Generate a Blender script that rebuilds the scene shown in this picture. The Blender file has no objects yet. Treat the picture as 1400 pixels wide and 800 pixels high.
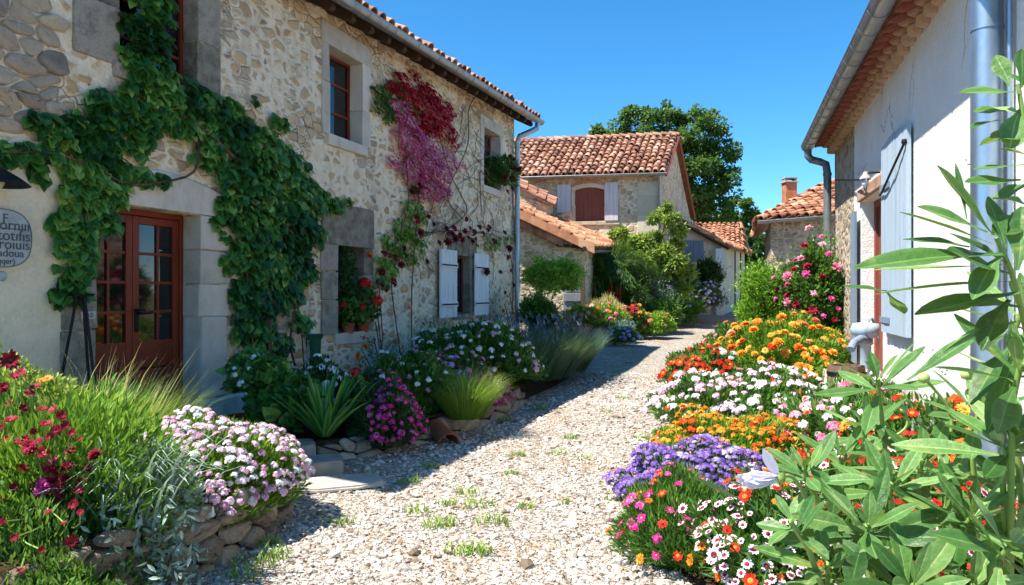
import bpy, bmesh, math
import numpy as np
from mathutils import Vector, Matrix

PI = math.pi
RAD = math.radians
S = bpy.context.scene
COL = S.collection

# ------------------------------------------------------------------ camera
EYE = 1.5
FPX = 1000.0                                   # focal length in photo pixels (photo 1400 x 800)
cd = bpy.data.cameras.new('camera'); cam = bpy.data.objects.new('camera', cd); COL.objects.link(cam)
cam.location = (0, 0, EYE); cam.rotation_euler = (RAD(90), 0, 0)
cd.sensor_width = 36; cd.lens = 36 * FPX / 1400; cd.clip_start = .05; cd.clip_end = 3000
S.camera = cam

# ------------------------------------------------------------------ sky and sun
SUN_DIR = Vector((.95, .31, 0)).normalized()   # horizontal travel direction of the light
SUN_EL = RAD(60)
w = bpy.data.worlds.new('World'); S.world = w; w.use_nodes = True
nt = w.node_tree; nt.nodes.clear()
out = nt.nodes.new('ShaderNodeOutputWorld'); bg = nt.nodes.new('ShaderNodeBackground')
sky = nt.nodes.new('ShaderNodeTexSky'); sky.sky_type = 'NISHITA'; sky.sun_disc = False
sky.sun_elevation = SUN_EL
sky.sun_rotation = math.atan2(-SUN_DIR.x, -SUN_DIR.y)
sky.altitude = 2500; sky.air_density = 1.0; sky.dust_density = 0; sky.ozone_density = 6.0
bg.inputs[1].default_value = .108
hs = nt.nodes.new('ShaderNodeHueSaturation'); hs.inputs['Saturation'].default_value = 1.22; hs.inputs['Hue'].default_value = .49
nt.links.new(sky.outputs[0], hs.inputs['Color']); nt.links.new(hs.outputs[0], bg.inputs[0]); nt.links.new(bg.outputs[0], out.inputs[0])
sd = bpy.data.lights.new('sun', 'SUN'); sun = bpy.data.objects.new('sun', sd); COL.objects.link(sun)
sd.energy = 4.7; sd.angle = RAD(.5); sd.color = (1, .94, .85)
trav = Vector((SUN_DIR.x * math.cos(SUN_EL), SUN_DIR.y * math.cos(SUN_EL), -math.sin(SUN_EL)))
sun.rotation_euler = trav.to_track_quat('-Z', 'Y').to_euler(); sun.location = (-20, -8, 30)

S.view_settings.view_transform = 'Standard'; S.view_settings.look = 'None'
S.view_settings.exposure = 1.28; S.view_settings.gamma = 1
S.render.engine = 'CYCLES'
S.cycles.use_denoising = True
S.cycles.max_bounces = 8; S.cycles.diffuse_bounces = 4; S.cycles.transmission_bounces = 4
S.cycles.sample_clamp_indirect = 6
try: S.cycles.use_adaptive_sampling = True; S.cycles.adaptive_threshold = .015
except Exception: pass

# ------------------------------------------------------------------ geometry helpers
def ss(a, b, x):
    t = np.clip((x - a) / (b - a), 0, 1); return t * t * (3 - 2 * t)

def gz(x, y):                                   # the lane rises gently beyond the near house
    y = np.asarray(y, float)
    return .035 * np.clip(y - 13, 0, 40) * ss(11, 17, y)

def W(px, py, Y):
    return np.array([(px - 700) / FPX * Y, Y, EYE + (400 - py) / FPX * Y])

class Frame:                                    # facade frame: x to the right along the wall, y into the wall, z up
    def __init__(s, ox, oy, dx, dy):
        n = math.hypot(dx, dy); s.o = np.array([ox, oy]); s.x = np.array([dx, dy]) / n
        s.y = np.array([-s.x[1], s.x[0]]); s.rz = math.atan2(dy, dx)
    def hit(s, px, py, off=0.0):                # the point of the plane y = -off seen at a pixel -> (x, z)
        d = np.array([(px - 700) / FPX, 1.0])
        k = (s.o @ s.y - off) / (d @ s.y)
        p = d * k
        return float((p - s.o) @ s.x), float(EYE + (400 - py) / FPX * k)
    def w(s, x, y, z):
        p = s.o + s.x * x + s.y * y
        return np.array([p[0], p[1], z])

def rot(axis, a):
    return np.array(Matrix.Rotation(a, 3, axis))

class G:                                        # geometry collector; build() links ONE mesh object
    def __init__(s): s.v = []; s.f = []; s.t = []; s.m = []; s.n = 0
    def add(s, v, f, tint=0.5, mat=0):
        v = np.asarray(v, float).reshape(-1, 3)
        if not isinstance(f, list): f = [np.asarray(f)]
        elif f and not isinstance(f[0], np.ndarray):
            by = {}
            for q in f: by.setdefault(len(q), []).append(q)
            f = [np.array(x) for x in by.values()]
        for q in f:
            s.f.append(q + s.n); s.m.append(np.full(len(q), mat) if np.isscalar(mat) else np.asarray(mat))
        s.v.append(v); s.n += len(v)
        s.t.append(np.full(len(v), tint, float) if np.isscalar(tint) else np.asarray(tint, float))
        return s
    def bm(s, b, tint=.5, mat=0):
        b.verts.index_update()
        s.add([v.co[:] for v in b.verts], [[v.index for v in f.verts] for f in b.faces], tint, mat); b.free(); return s
    def box(s, lo, hi, bev=0.0, tint=.5, mat=0, jit=0, M=None, rng=None):
        lo = np.array(lo, float); hi = np.array(hi, float)
        b = bmesh.new(); bmesh.ops.create_cube(b, size=1)
        for v in b.verts:
            v.co = Vector((lo + hi) / 2 + np.array(v.co) * (hi - lo) + (rng.uniform(-jit, jit, 3) if jit else 0))
        if bev: bmesh.ops.bevel(b, geom=b.edges[:], offset=bev, segments=2, profile=.6, affect='EDGES')
        if M is not None: bmesh.ops.transform(b, matrix=M, verts=b.verts)
        return s.bm(b, tint, mat)
    def tube(s, pts, r, n=8, tint=.5, mat=0, cap=True):
        pts = np.asarray(pts, float); k = len(pts)
        r = np.full(k, r, float) if np.isscalar(r) else np.asarray(r, float)
        tg = np.gradient(pts, axis=0); tg /= np.linalg.norm(tg, axis=1)[:, None] + 1e-9
        up = np.array([0, 0, 1.]) if abs(tg[0, 2]) < .9 else np.array([1., 0, 0])
        V = []; a = np.arange(n) * 2 * PI / n
        u = np.cross(tg[0], up); u /= np.linalg.norm(u)
        for i in range(k):
            u = u - (u @ tg[i]) * tg[i]; u /= np.linalg.norm(u) + 1e-9; v = np.cross(tg[i], u)
            V.append(pts[i] + r[i] * (np.cos(a)[:, None] * u + np.sin(a)[:, None] * v))
        i = np.arange(k - 1)[:, None] * n; j = np.arange(n)[None]; j2 = (j + 1) % n
        F = np.stack([i + j, i + j2, i + n + j2, i + n + j], -1).reshape(-1, 4)
        fs = [F]
        V = np.concatenate(V)
        s.add(V, [F], tint, mat)
        if cap and n > 2:
            s.add(V[:n], [np.arange(n)[::-1][None]], tint, mat); s.add(V[-n:], [np.arange(n)[None]], tint, mat)
        return s
    def lathe(s, prof, c=(0, 0, 0), n=20, tint=.5, mat=0, sq=1.0):
        prof = np.asarray(prof, float); a = np.arange(n) * 2 * PI / n; k = len(prof)
        V = np.stack([prof[:, 0, None] * np.cos(a), prof[:, 0, None] * np.sin(a) * sq, np.repeat(prof[:, 1, None], n, 1)], -1).reshape(-1, 3) + np.array(c)
        i = np.arange(k - 1)[:, None] * n; j = np.arange(n)[None]; j2 = (j + 1) % n
        return s.add(V, [np.stack([i + j, i + j2, i + n + j2, i + n + j], -1).reshape(-1, 4)], tint, mat)
    def inst(s, T, R, P, tint=.5, mat=0):       # T=(verts, faces[, mats][, tints]); R (N,3,3) with columns = scaled axes; P (N,3)
        tv, tf = np.asarray(T[0], float), T[1]
        N = len(P)
        if N == 0: return s
        V = np.einsum('nij,kj->nki', R, tv) + np.asarray(P)[:, None]
        k = len(tv); off = (np.arange(N) * k)[:, None, None]
        tl = np.zeros(k) if len(T) < 4 or T[3] is None else np.asarray(T[3])
        tint = np.broadcast_to(tint, (N,))
        tt = (tint[:, None] + tl[None]).reshape(-1)
        fs = tf if isinstance(tf, list) and isinstance(tf[0], np.ndarray) else [np.asarray(tf)]
        base = s.n
        for a, q in enumerate(fs):
            s.f.append((q[None] + off).reshape(-1, q.shape[1]) + base)
            mm = mat if len(T) < 3 or T[2] is None else np.tile(T[2][a], N)
            s.m.append(np.full(N * len(q), mm) if np.isscalar(mm) else mm)
        s.v.append(V.reshape(-1, 3)); s.t.append(tt); s.n += N * k
        return s
    def blades(s, P, h, L, wd, a0, droop, seg=4, tint=.5, edge=0.0, taper=1.0, mat=0):
        # curved grass blades: roots P (N,3), horizontal headings h, lengths L, widths wd, start lean a0, extra lean droop
        P = np.asarray(P, float); N = len(P); B = lambda q: np.broadcast_to(q, (N,)).astype(float)
        h, L, wd, a0, droop, tint = map(B, (h, L, wd, a0, droop, tint))
        H = np.stack([np.cos(h), np.sin(h), np.zeros(N)], 1); sd_ = np.stack([-np.sin(h), np.cos(h), np.zeros(N)], 1)
        cur = P.copy(); cols = []; tl = []
        nc = 3 if edge else 2
        for i in range(seg + 1):
            t = i / seg; ww = wd * (1 - t ** (1.6 * taper) * .96) * .5
            a = a0 + droop * t * t
            if edge:
                nrm = np.stack([np.cos(h) * np.cos(a), np.sin(h) * np.cos(a), -np.sin(a)], 1)
                cols.append(np.stack([cur - sd_ * ww[:, None], cur + nrm * (ww * .5)[:, None], cur + sd_ * ww[:, None]], 1))
                tl.append(np.stack([tint + edge, tint, tint + edge], 1))
            else:
                cols.append(np.stack([cur - sd_ * ww[:, None], cur + sd_ * ww[:, None]], 1)); tl.append(np.stack([tint + .25 * t] * 2, 1))
            cur = cur + (L / seg)[:, None] * (np.sin(a)[:, None] * H + np.cos(a)[:, None] * np.array([0, 0, 1.]))
        V = np.concatenate(cols, 1); T = np.concatenate(tl, 1); k = nc * (seg + 1)
        q = []
        for i in range(seg):
            for c in range(nc - 1): q.append([i * nc + c, i * nc + c + 1, (i + 1) * nc + c + 1, (i + 1) * nc + c])
        F = (np.array(q)[None] + (np.arange(N) * k)[:, None, None]).reshape(-1, 4)
        return s.add(V.reshape(-1, 3), [F], T.reshape(-1), mat)
    def mesh(s, name, mats, smooth=False):
        me = bpy.data.meshes.new(name)
        V = np.concatenate(s.v).astype(np.float32)
        me.vertices.add(len(V)); me.vertices.foreach_set('co', V.ravel())
        L = np.concatenate([q.ravel() for q in s.f]); tot = np.concatenate([np.full(len(q), q.shape[1]) for q in s.f])
        me.loops.add(len(L)); me.loops.foreach_set('vertex_index', L.astype(np.int32))
        me.polygons.add(len(tot)); st = np.concatenate([[0], np.cumsum(tot)[:-1]]).astype(np.int32)
        me.polygons.foreach_set('loop_start', st)
        me.polygons.foreach_set('material_index', np.concatenate(s.m).astype(np.int32))
        me.polygons.foreach_set('use_smooth', np.full(len(tot), smooth))
        at = me.attributes.new('tint', 'FLOAT', 'POINT'); at.data.foreach_set('value', np.concatenate(s.t).astype(np.float32))
        me.update(calc_edges=True); me.validate()
        for m in (mats if isinstance(mats, (list, tuple)) else [mats]): me.materials.append(m)
        return me
    def build(s, name, mats, parent=None, loc=None, rz=None, smooth=False, **props):
        o = bpy.data.objects.new(name, s.mesh(name, mats, smooth)); COL.objects.link(o)
        if parent is not None: o.parent = parent
        if loc is not None: o.location = loc
        if rz is not None: o.rotation_euler.z = rz
        for k, v in props.items(): o[k] = v
        return o

def thing(name, label, cat, loc=(0, 0, 0), rz=0.0, group=None):
    o = bpy.data.objects.new(name, None); COL.objects.link(o); o.empty_display_size = .2
    o.location = loc; o.rotation_euler.z = rz; o['label'] = label; o['category'] = cat
    if group: o['group'] = group
    return o

def tag(o, label, cat, group=None):
    o['label'] = label; o['category'] = cat
    if group: o['group'] = group
    return o

def put(mesh, name, parent, loc, R=None, scale=1.0):      # a part that shares its mesh with its likes
    o = bpy.data.objects.new(name, mesh); COL.objects.link(o); o.parent = parent
    M = Matrix.Identity(4) if R is None else Matrix(np.asarray(R).tolist()).to_4x4()
    o.matrix_local = Matrix.Translation(Vector(loc)) @ M @ Matrix.Scale(scale, 4)
    return o

def basis(d, n, ls=1.0, ws=1.0):                # columns: x = width, y = along the leaf, z = normal
    d = d / (np.linalg.norm(d, axis=1)[:, None] + 1e-9)
    n = n - (n * d).sum(1)[:, None] * d; n /= np.linalg.norm(n, axis=1)[:, None] + 1e-9
    x = np.cross(d, n)
    N = len(d); ls = np.broadcast_to(ls, (N,)); ws = np.broadcast_to(ws, (N,))
    return np.stack([x * ws[:, None], d * ls[:, None], n * ws[:, None]], -1)

def rdir(rng, n):
    v = rng.normal(size=(n, 3)); return v / np.linalg.norm(v, axis=1)[:, None]

# ------------------------------------------------------------------ materials
def lin(c):
    if isinstance(c, str): c = [int(c[i:i + 2], 16) / 255 for i in (0, 2, 4)]
    return tuple((x / 12.92 if x <= .04045 else ((x + .055) / 1.055) ** 2.4) for x in c) + (1.0,)

class M:
    def __init__(s, name):
        s.m = bpy.data.materials.new(name); s.m.use_nodes = True; s.t = s.m.node_tree
        s.b = s.t.nodes['Principled BSDF']; s.out = s.t.nodes['Material Output']
    def n(s, typ, props=None, **inp):
        nd = s.t.nodes.new('ShaderNode' + typ)
        for k, v in (props or {}).items(): setattr(nd, k, v)
        for k, v in inp.items():
            k = int(k[1:]) if k[0] == '_' else k
            s.set(nd.inputs[k], v)
        return nd
    def set(s, sock, v):
        if isinstance(v, bpy.types.NodeSocket): s.t.links.new(v, sock)
        else: sock.default_value = v
    def ramp(s, fac, stops, interp='LINEAR'):
        r = s.t.nodes.new('ShaderNodeValToRGB'); s.set(r.inputs[0], fac); cr = r.color_ramp; cr.interpolation = interp
        while len(cr.elements) < len(stops): cr.elements.new(.5)
        for e, (p, c) in zip(cr.elements, stops):
            e.position = p; e.color = lin(c) if not isinstance(c, (int, float)) else (c, c, c, 1)
        return r.outputs[0]
    def mix(s, fac, a, b, mode='MIX'):
        m = s.t.nodes.new('ShaderNodeMix'); m.data_type = 'RGBA'; m.blend_type = mode
        s.set(m.inputs[0], fac)
        for k, v in ((6, a), (7, b)):
            s.set(m.inputs[k], v if isinstance(v, bpy.types.NodeSocket) else (lin(v) if isinstance(v, str) else v))
        return m.outputs[2]
    def math(s, op, a, b=0.0, c=None):
        m = s.t.nodes.new('ShaderNodeMath'); m.operation = op; s.set(m.inputs[0], a); s.set(m.inputs[1], b)
        if c is not None: s.set(m.inputs[2], c)
        return m.outputs[0]
    def mrange(s, v, a, b, c=0.0, d=1.0, smooth=True):
        m = s.t.nodes.new('ShaderNodeMapRange'); m.interpolation_type = 'SMOOTHSTEP' if smooth else 'LINEAR'
        for k, x in enumerate((v, a, b, c, d)): s.set(m.inputs[k], x)
        return m.outputs[0]
    def coord(s, scale=(1, 1, 1), obj=True):
        tc = s.t.nodes.new('ShaderNodeTexCoord'); mp = s.t.nodes.new('ShaderNodeMapping')
        s.t.links.new(tc.outputs['Object' if obj else 'Generated'], mp.inputs[0]); mp.inputs['Scale'].default_value = scale
        return mp.outputs[0]
    def noise(s, v, scale, detail=4, rough=.55, out='Fac'):
        return s.n('TexNoise', Vector=v, Scale=float(scale), Detail=float(detail), Roughness=float(rough)).outputs[out]
    def attr(s, name='tint'):
        a = s.t.nodes.new('ShaderNodeAttribute'); a.attribute_name = name; return a.outputs['Fac']
    def bump(s, h, strength=.5, dist=.02):
        b = s.n('Bump', Strength=float(strength), Distance=float(dist), Height=h); s.set(s.b.inputs['Normal'], b.outputs[0]); return s
    def done(s, color=None, rough=.8, spec=.3, metal=0.0):
        if color is not None: s.set(s.b.inputs['Base Color'], lin(color) if isinstance(color, str) else color)
        s.set(s.b.inputs['Roughness'], rough); s.set(s.b.inputs['Specular IOR Level'], spec); s.set(s.b.inputs['Metallic'], metal)
        return s.m

def vadd(m, v, n, k):
    a = m.n('VectorMath', {'operation': 'SUBTRACT'}, _0=n, _1=(.5, .5, .5)).outputs[0]
    b = m.n('VectorMath', {'operation': 'SCALE'}, _0=a, Scale=k).outputs[0]
    return m.n('VectorMath', {'operation': 'ADD'}, _0=v, _1=b).outputs[0]

def stone_wall(name, stones, mortar, scale=3.6, squash=1.55, cover=(.02, .16), relief=.035, patch=1.1, bumps=.9):
    """rubble masonry: irregular stones, part hidden by lime mortar"""
    m = M(name); c = m.coord((1, 1, squash))
    wv = vadd(m, c, m.noise(c, 2.2, 3, out='Color'), .22)
    wv = vadd(m, wv, m.noise(c, 9, 2, out='Color'), .05)
    v1 = m.n('TexVoronoi', {'feature': 'F1'}, Vector=wv, Scale=scale, Randomness=.95)
    ve = m.n('TexVoronoi', {'feature': 'DISTANCE_TO_EDGE'}, Vector=wv, Scale=scale, Randomness=.95).outputs['Distance']
    sep = m.n('SeparateColor', Color=v1.outputs['Color'])
    c0 = m.coord()
    big = m.noise(c0, patch, 4, .6); fine = m.noise(c0, 38, 5, .65); mid = m.noise(c0, 9, 4, .6)
    st = m.ramp(sep.outputs[0], stones)
    st = m.mix(m.math('MULTIPLY', sep.outputs[2], .45), st, mortar[1])
    st = m.mix(.45, st, m.ramp(fine, [(.25, '504840'), (.75, 'd8cdbd')]), 'SOFT_LIGHT')
    st = m.mix(m.mrange(mid, .5, .75, 0, .6), st, 'a5824f')
    mo = m.mix(m.mrange(mid, .35, .7), mortar[0], mortar[1])
    mo = m.mix(m.mrange(m.noise(c0, 3.1, 5, .7), .52, .70, 0, .6), mo, 'b98f5c')
    mo = m.mix(.4, mo, m.ramp(fine, [(.2, '5c544c'), (.8, 'ddd5c8')]), 'SOFT_LIGHT')
    cov = m.mrange(big, .36, .66, cover[0], cover[1])
    cov = m.math('ADD', cov, m.math('MULTIPLY', m.math('SUBTRACT', sep.outputs[1], .5), cover[1] * .9))
    rag = m.math('ADD', m.math('MULTIPLY', m.math('SUBTRACT', fine, .5), .10), m.math('MULTIPLY', m.math('SUBTRACT', m.noise(c0, 16, 4, .65), .5), .22))
    cov = m.math('ADD', cov, m.math('MULTIPLY', rag, m.mrange(cov, .0, .1, .3, 1)))
    mask = m.mrange(ve, cov, m.math('ADD', cov, .13))
    joint = m.mrange(ve, 0.0, .035, 1, 0)                       # deep raw joints where there is little mortar
    joint = m.math('MULTIPLY', joint, m.mrange(big, .34, .5, 1, 0))
    pit = m.mrange(m.noise(c0, 7.5, 3, .75), .66, .72)
    col = m.mix(mask, mo, st)
    col = m.mix(m.math('MULTIPLY', joint, .8), col, '42362a')
    col = m.mix(m.math('MULTIPLY', pit, .6), col, '5b4a38')
    sta = m.noise(m.coord((1.3, 1.3, .35)), 1.7, 5, .65)
    col = m.mix(m.mrange(sta, .52, .74, 0, .4), col, '6f665c')
    h = m.math('ADD', m.math('MULTIPLY', m.mrange(ve, m.math('MULTIPLY', cov, .6), m.math('ADD', cov, .22)), .42), m.math('MULTIPLY', fine, .42))
    h = m.math('ADD', h, m.math('MULTIPLY', mid, .7)); h = m.math('SUBTRACT', h, m.math('MULTIPLY', joint, .7)); h = m.math('SUBTRACT', h, m.math('MULTIPLY', pit, .6))
    m.bump(h, bumps, relief)
    return m.done(col, .92, .15)

def mineral(name, stops, scale=3.0, fscale=45, bump=.5, dist=.012, rough=.9, stain=None, use_tint=True):
    """dressed stone, plaster, tile: large mottling + grain, varied by the mesh's tint"""
    m = M(name); c = m.coord()
    a = m.noise(c, scale, 5, .62); f = m.noise(c, fscale, 5, .7)
    k = m.math('ADD', m.math('MULTIPLY', a, .55), m.math('MULTIPLY', f, .3))
    if use_tint: k = m.math('ADD', k, m.math('MULTIPLY', m.math('SUBTRACT', m.attr(), .5), .6))
    col = m.ramp(k, stops)
    if stain:
        g = m.noise(m.coord((1.2, 1.2, .4)), 2.3, 6, .7)
        col = m.mix(m.mrange(g, .5, .72, 0, stain[1]), col, stain[0])
    m.bump(m.math('ADD', f, m.math('MULTIPLY', a, .5)), bump, dist)
    return m.done(col, rough, .2)

def leafmat(name, stops, trans=.3, rough=.45, spec=.35, vein=False):
    m = M(name); oi = m.n('ObjectInfo').outputs['Random']
    t = m.attr(); c = m.coord()
    t = m.math('ADD', t, m.math('MULTIPLY', m.math('SUBTRACT', m.noise(c, 5, 3), .5), .5))
    if vein: t = m.math('ADD', t, m.math('MULTIPLY', m.math('SUBTRACT', m.noise(c, 42, 4, .7), .5), .45))
    col = m.ramp(t, stops)
    if vein:
        col = m.mix(m.mrange(m.noise(c, 11, 4, .7), .58, .72, 0, .45), col, 'a9a85a'); col = m.mix(m.mrange(m.noise(c, 30, 3, .8), .70, .74, 0, .6), col, '5f5330')
        m.bump(m.math('ADD', m.noise(c, 60, 4, .65), m.noise(c, 18, 3)), .5, .006); rough = m.mrange(m.noise(c, 25, 3), .3, .7, rough, rough + .3)
    m.done(col, rough, spec)
    tr = m.n('BsdfTranslucent', Color=m.mix(.35, col, 'b8d850'))
    mx = m.n('MixShader', _0=float(trans), _1=m.b.outputs[0], _2=tr.outputs[0])
    m.t.links.new(mx.outputs[0], m.out.inputs[0])
    return m.m

def petal(name, stops, trans=.25, rough=.6):
    m = M(name); oi = m.n('ObjectInfo').outputs['Random']
    t = m.math('ADD', m.attr(), m.math('MULTIPLY', m.math('SUBTRACT', oi, .5), .5))
    col = m.ramp(t, stops); m.done(col, rough, .2)
    tr = m.n('BsdfTranslucent', Color=col)
    mx = m.n('MixShader', _0=float(trans), _1=m.b.outputs[0], _2=tr.outputs[0])
    m.t.links.new(mx.outputs[0], m.out.inputs[0])
    return m.m

def paint(name, col, worn=None, amt=.4, rough=.6, scale=6, squash=(1, 1, .25), grain=60):
    m = M(name); c = m.coord(squash); n = m.noise(c, scale, 6, .7); f = m.noise(m.coord(), grain, 4, .6)
    cc = m.mix(m.mrange(n, .48, .68, 0, amt), col, worn or col)
    cc = m.mix(.3, cc, m.ramp(f, [(.25, '555555'), (.75, 'cccccc')]), 'SOFT_LIGHT')
    m.bump(m.math('ADD', n, m.math('MULTIPLY', f, .4)), .35, .004)
    return m.done(cc, rough, .3)

def render_coat(name):
    """old whitewashed render: trowel marks, rain streaks, splashed foot, fine cracks"""
    m = M(name); c = m.coord(); f = m.noise(c, 38, 5, .7); a = m.noise(c, 1.3, 5, .6); b = m.noise(c, 7, 4, .6)
    col = m.ramp(m.math('ADD', m.math('MULTIPLY', a, .6), m.math('MULTIPLY', f, .3)), [(.2, 'd6d3cc'), (.5, 'efeeea'), (1, 'f6f5f2')])
    st = m.noise(m.coord((5, 5, .22)), 2.0, 5, .7); col = m.mix(m.mrange(st, .55, .75, 0, .28), col, 'b5aa98')
    z = m.n('SeparateXYZ', Vector=c).outputs[2]
    col = m.mix(m.math('MULTIPLY', m.mrange(z, .25, 1.0, 1, 0), m.mrange(b, .3, .65, .15, .8)), col, 'a9977c')
    wv = vadd(m, c, m.noise(c, 3, 4, out='Color'), .35)
    ck = m.n('TexVoronoi', {'feature': 'DISTANCE_TO_EDGE'}, Vector=wv, Scale=.9).outputs['Distance']
    k = m.math('MULTIPLY', m.mrange(ck, .0, .007, 1, 0), m.mrange(m.noise(c, .8, 3), .5, .6)); col = m.mix(m.math('MULTIPLY', k, .6), col, '6d6458')
    col = m.mix(m.mrange(m.noise(c, 5.5, 3, .8), .70, .74, 0, .5), col, '8a7d6c')
    m.bump(m.math('ADD', m.math('ADD', f, m.math('MULTIPLY', b, .8)), m.math('MULTIPLY', k, -1.0)), .9, .02)
    return m.done(col, .92, .15)

def metal(name, col, rough=.35, met=.85, dirt='5a5f63'):
    m = M(name); n = m.noise(m.coord((1, 1, .6)), 7, 5, .65)
    m.bump(n, .15, .004)
    return m.done(m.mix(m.mrange(n, .45, .75, 0, .5), col, dirt), m.mrange(n, .3, .7, rough, rough + .2), .5, met)

MT = {}
MT['facade'] = stone_wall('facade_stone', [(0, '94867a'), (.2, 'cfae86'), (.4, 'ddc29a'), (.55, 'c2b5a6'), (.8, 'dcb98a'), (1, 'a8998a')],
                          ('f8ecd6', 'eed9b6'), 4.8, 1.75, (.0, .22), .05, .9, 1.0)
MT['sunstone'] = stone_wall('sunny_stone', [(0, '93897b'), (.3, 'bfb097'), (.5, 'd3c2a6'), (.75, 'bcab93'), (1, 'e6dac4')],
                            ('e6dac2', 'd2c3a6'), 3.8, 1.7, (.015, .10), .045, .8)
MT['greystone'] = stone_wall('grey_stone', [(0, '776f66'), (.4, 'a39886'), (.7, 'b8a78f'), (1, '8f8880')],
                             ('c4b8a6', 'ac9f8c'), 5.0, 1.5, (.0, .12), .035, 1.2)
MT['plaster'] = mineral('lime_plaster', [(.2, 'bdb09c'), (.45, 'e6d8be'), (.7, 'eee1ca'), (1, 'f3e9d6')], 1.6, 30, .55, .02, .92, ('8b7d68', .5))
MT['whitewash'] = render_coat('white_render')
MT['cream'] = mineral('cream_render', [(.2, 'b9a88c'), (.5, 'd5c8b0'), (1, 'e3d9c6')], 1.4, 30, .4, .012, .9, ('97887a', .5))
MT['ashlar'] = mineral('dressed_stone', [(.15, '9a9286'), (.4, 'c9c0b0'), (.6, 'ddd3c3'), (.85, 'e8dfd0')], 2.8, 60, .7, .01, .9, ('7a7164', .4))
MT['greyashlar'] = mineral('lichened_stone', [(.2, '5d574f'), (.38, '99917f'), (.52, 'b8ae9e'), (.66, '8d867b'), (.85, 'd0c7b8')], 7, 42, 1.0, .03, .93, ('5a554d', .55))
MT['rock'] = mineral('field_stone', [(.1, '5b5147'), (.35, '8f7f6b'), (.55, 'ae9c84'), (.75, 'c2b197'), (1, 'd6c9b3')], 6.0, 42, 1.0, .03, .93, ('6a5d4e', .6))
MT['wallrock'] = mineral('wall_field_stone', [(.1, '8a7d70'), (.35, 'b3a494'), (.55, 'c8b79f'), (.75, 'd3c3aa'), (1, 'e0d5c2')], 7.0, 40, 1.0, .03, .93, ('8d7a62', .6))
MT['slab'] = mineral('paving_slate', [(.15, '6a6862'), (.4, '99958c'), (.65, 'b8b2a6'), (1, 'cac3b5')], 4, 40, .7, .01, .85)
MT['tile'] = mineral('terracotta_tile', [(.02, '54392d'), (.2, '7d5544'), (.38, 'a3765f'), (.55, 'b98f76'), (.75, 'cfae98'), (1, 'ddcbb8')], 6, 40, .6, .01, .85, ('51443a', .5))
MT['orangetile'] = mineral('orange_tile', [(.05, '6e4a3a'), (.28, 'a36e52'), (.48, 'c48d6a'), (.7, 'd4a986'), (1, 'e2cbb2')], 6, 40, .6, .01, .85, ('5c4a3c', .5))
MT['terracotta'] = mineral('pot_clay', [(.1, '6f3a28'), (.4, 'a3583d'), (.7, 'b87253'), (1, 'c99478')], 5, 50, .4, .005, .8)
MT['soffit'] = mineral('clay_soffit', [(.1, '8a6a58'), (.4, 'b8957e'), (.7, 'd2b8a2'), (1, 'e4d2c0')], 5, 40, .5, .008, .9)
MT['zinc'] = metal('zinc', '9aa0a4', .32, .75, '6d7478')
MT['bluezinc'] = metal('blue_zinc', '9fb2c2', .3, .85, '71879b')
MT['darkzinc'] = metal('weathered_zinc', '7d8588', .45, .5, '53595c')
MT['iron'] = metal('wrought_iron', '1a1b1d', .5, .5, '2a2624')
MT['redwood'] = paint('red_brown_joinery', '81351c', '5c2614', .5, .45, 5, (1, 1, .15))
MT['brownwood'] = paint('brown_boards', '8a4c3c', '6c382c', .5, .6, 5, (3, 1, .2))
MT['oldwood'] = paint('grey_old_wood', '6b5a4a', '8c7c6a', .6, .85, 7, (4, 4, .3))
MT['darkwood'] = paint('dark_beam', '4d3a2c', '2f241c', .6, .85, 7, (1, 4, 4))
MT['bluepaint'] = paint('pale_blue_paint', 'a6b8c6', '7d8b93', .55, .65, 5, (3, 3, .2))
MT['whitepaint'] = paint('chalky_white_paint', 'e2e4e4', 'a9a59c', .5, .7, 6, (3, 3, .25))
MT['pinkwhite'] = paint('faded_white_paint', 'd3cfce', 'a9a39c', .4, .7, 5, (3, 3, .3))
MT['slatepaint'] = paint('slate_blue_paint', '78889a', '93a0aa', .5, .7, 6, (3, 3, .25))
MT['greypaint'] = paint('grey_paint', '9aa0a2', '7c7f7e', .4, .7, 6)
MT['greencan'] = paint('green_enamel', '2f6a50', '1e4535', .5, .35, 5)
m_ = M('window_glass'); MT['glass'] = m_.done('0d1114', .04, .8)
m_ = M('interior_dark'); MT['dark'] = m_.done('16120f', .9, .1)
m_ = M('sign_enamel'); MT['sign'] = m_.done(m_.mix(m_.mrange(m_.noise(m_.coord(), 8, 5), .4, .7), 'a4acb0', '8a9296'), .5, .4)
m_ = M('black_lettering'); MT['ink'] = m_.done('53565a', .8, .2)
m_ = M('plate_white'); MT['plate'] = m_.done('b9b4a8', .5, .4)
m_ = M('bed_soil'); MT['soil'] = m_.bump(m_.noise(m_.coord(), 25, 6, .7), .9, .03).done(m_.ramp(m_.noise(m_.coord(), 14, 6, .7), [(.3, '2c221a'), (.7, '54432f')]), .95, .1)
m_ = M('bark'); c_ = m_.coord((1, 1, .25)); MT['bark'] = m_.bump(m_.noise(c_, 22, 5, .7), .9, .02).done(m_.ramp(m_.noise(c_, 14, 5), [(.3, '3b2f25'), (.7, '77664f')]), .9, .15)
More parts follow.
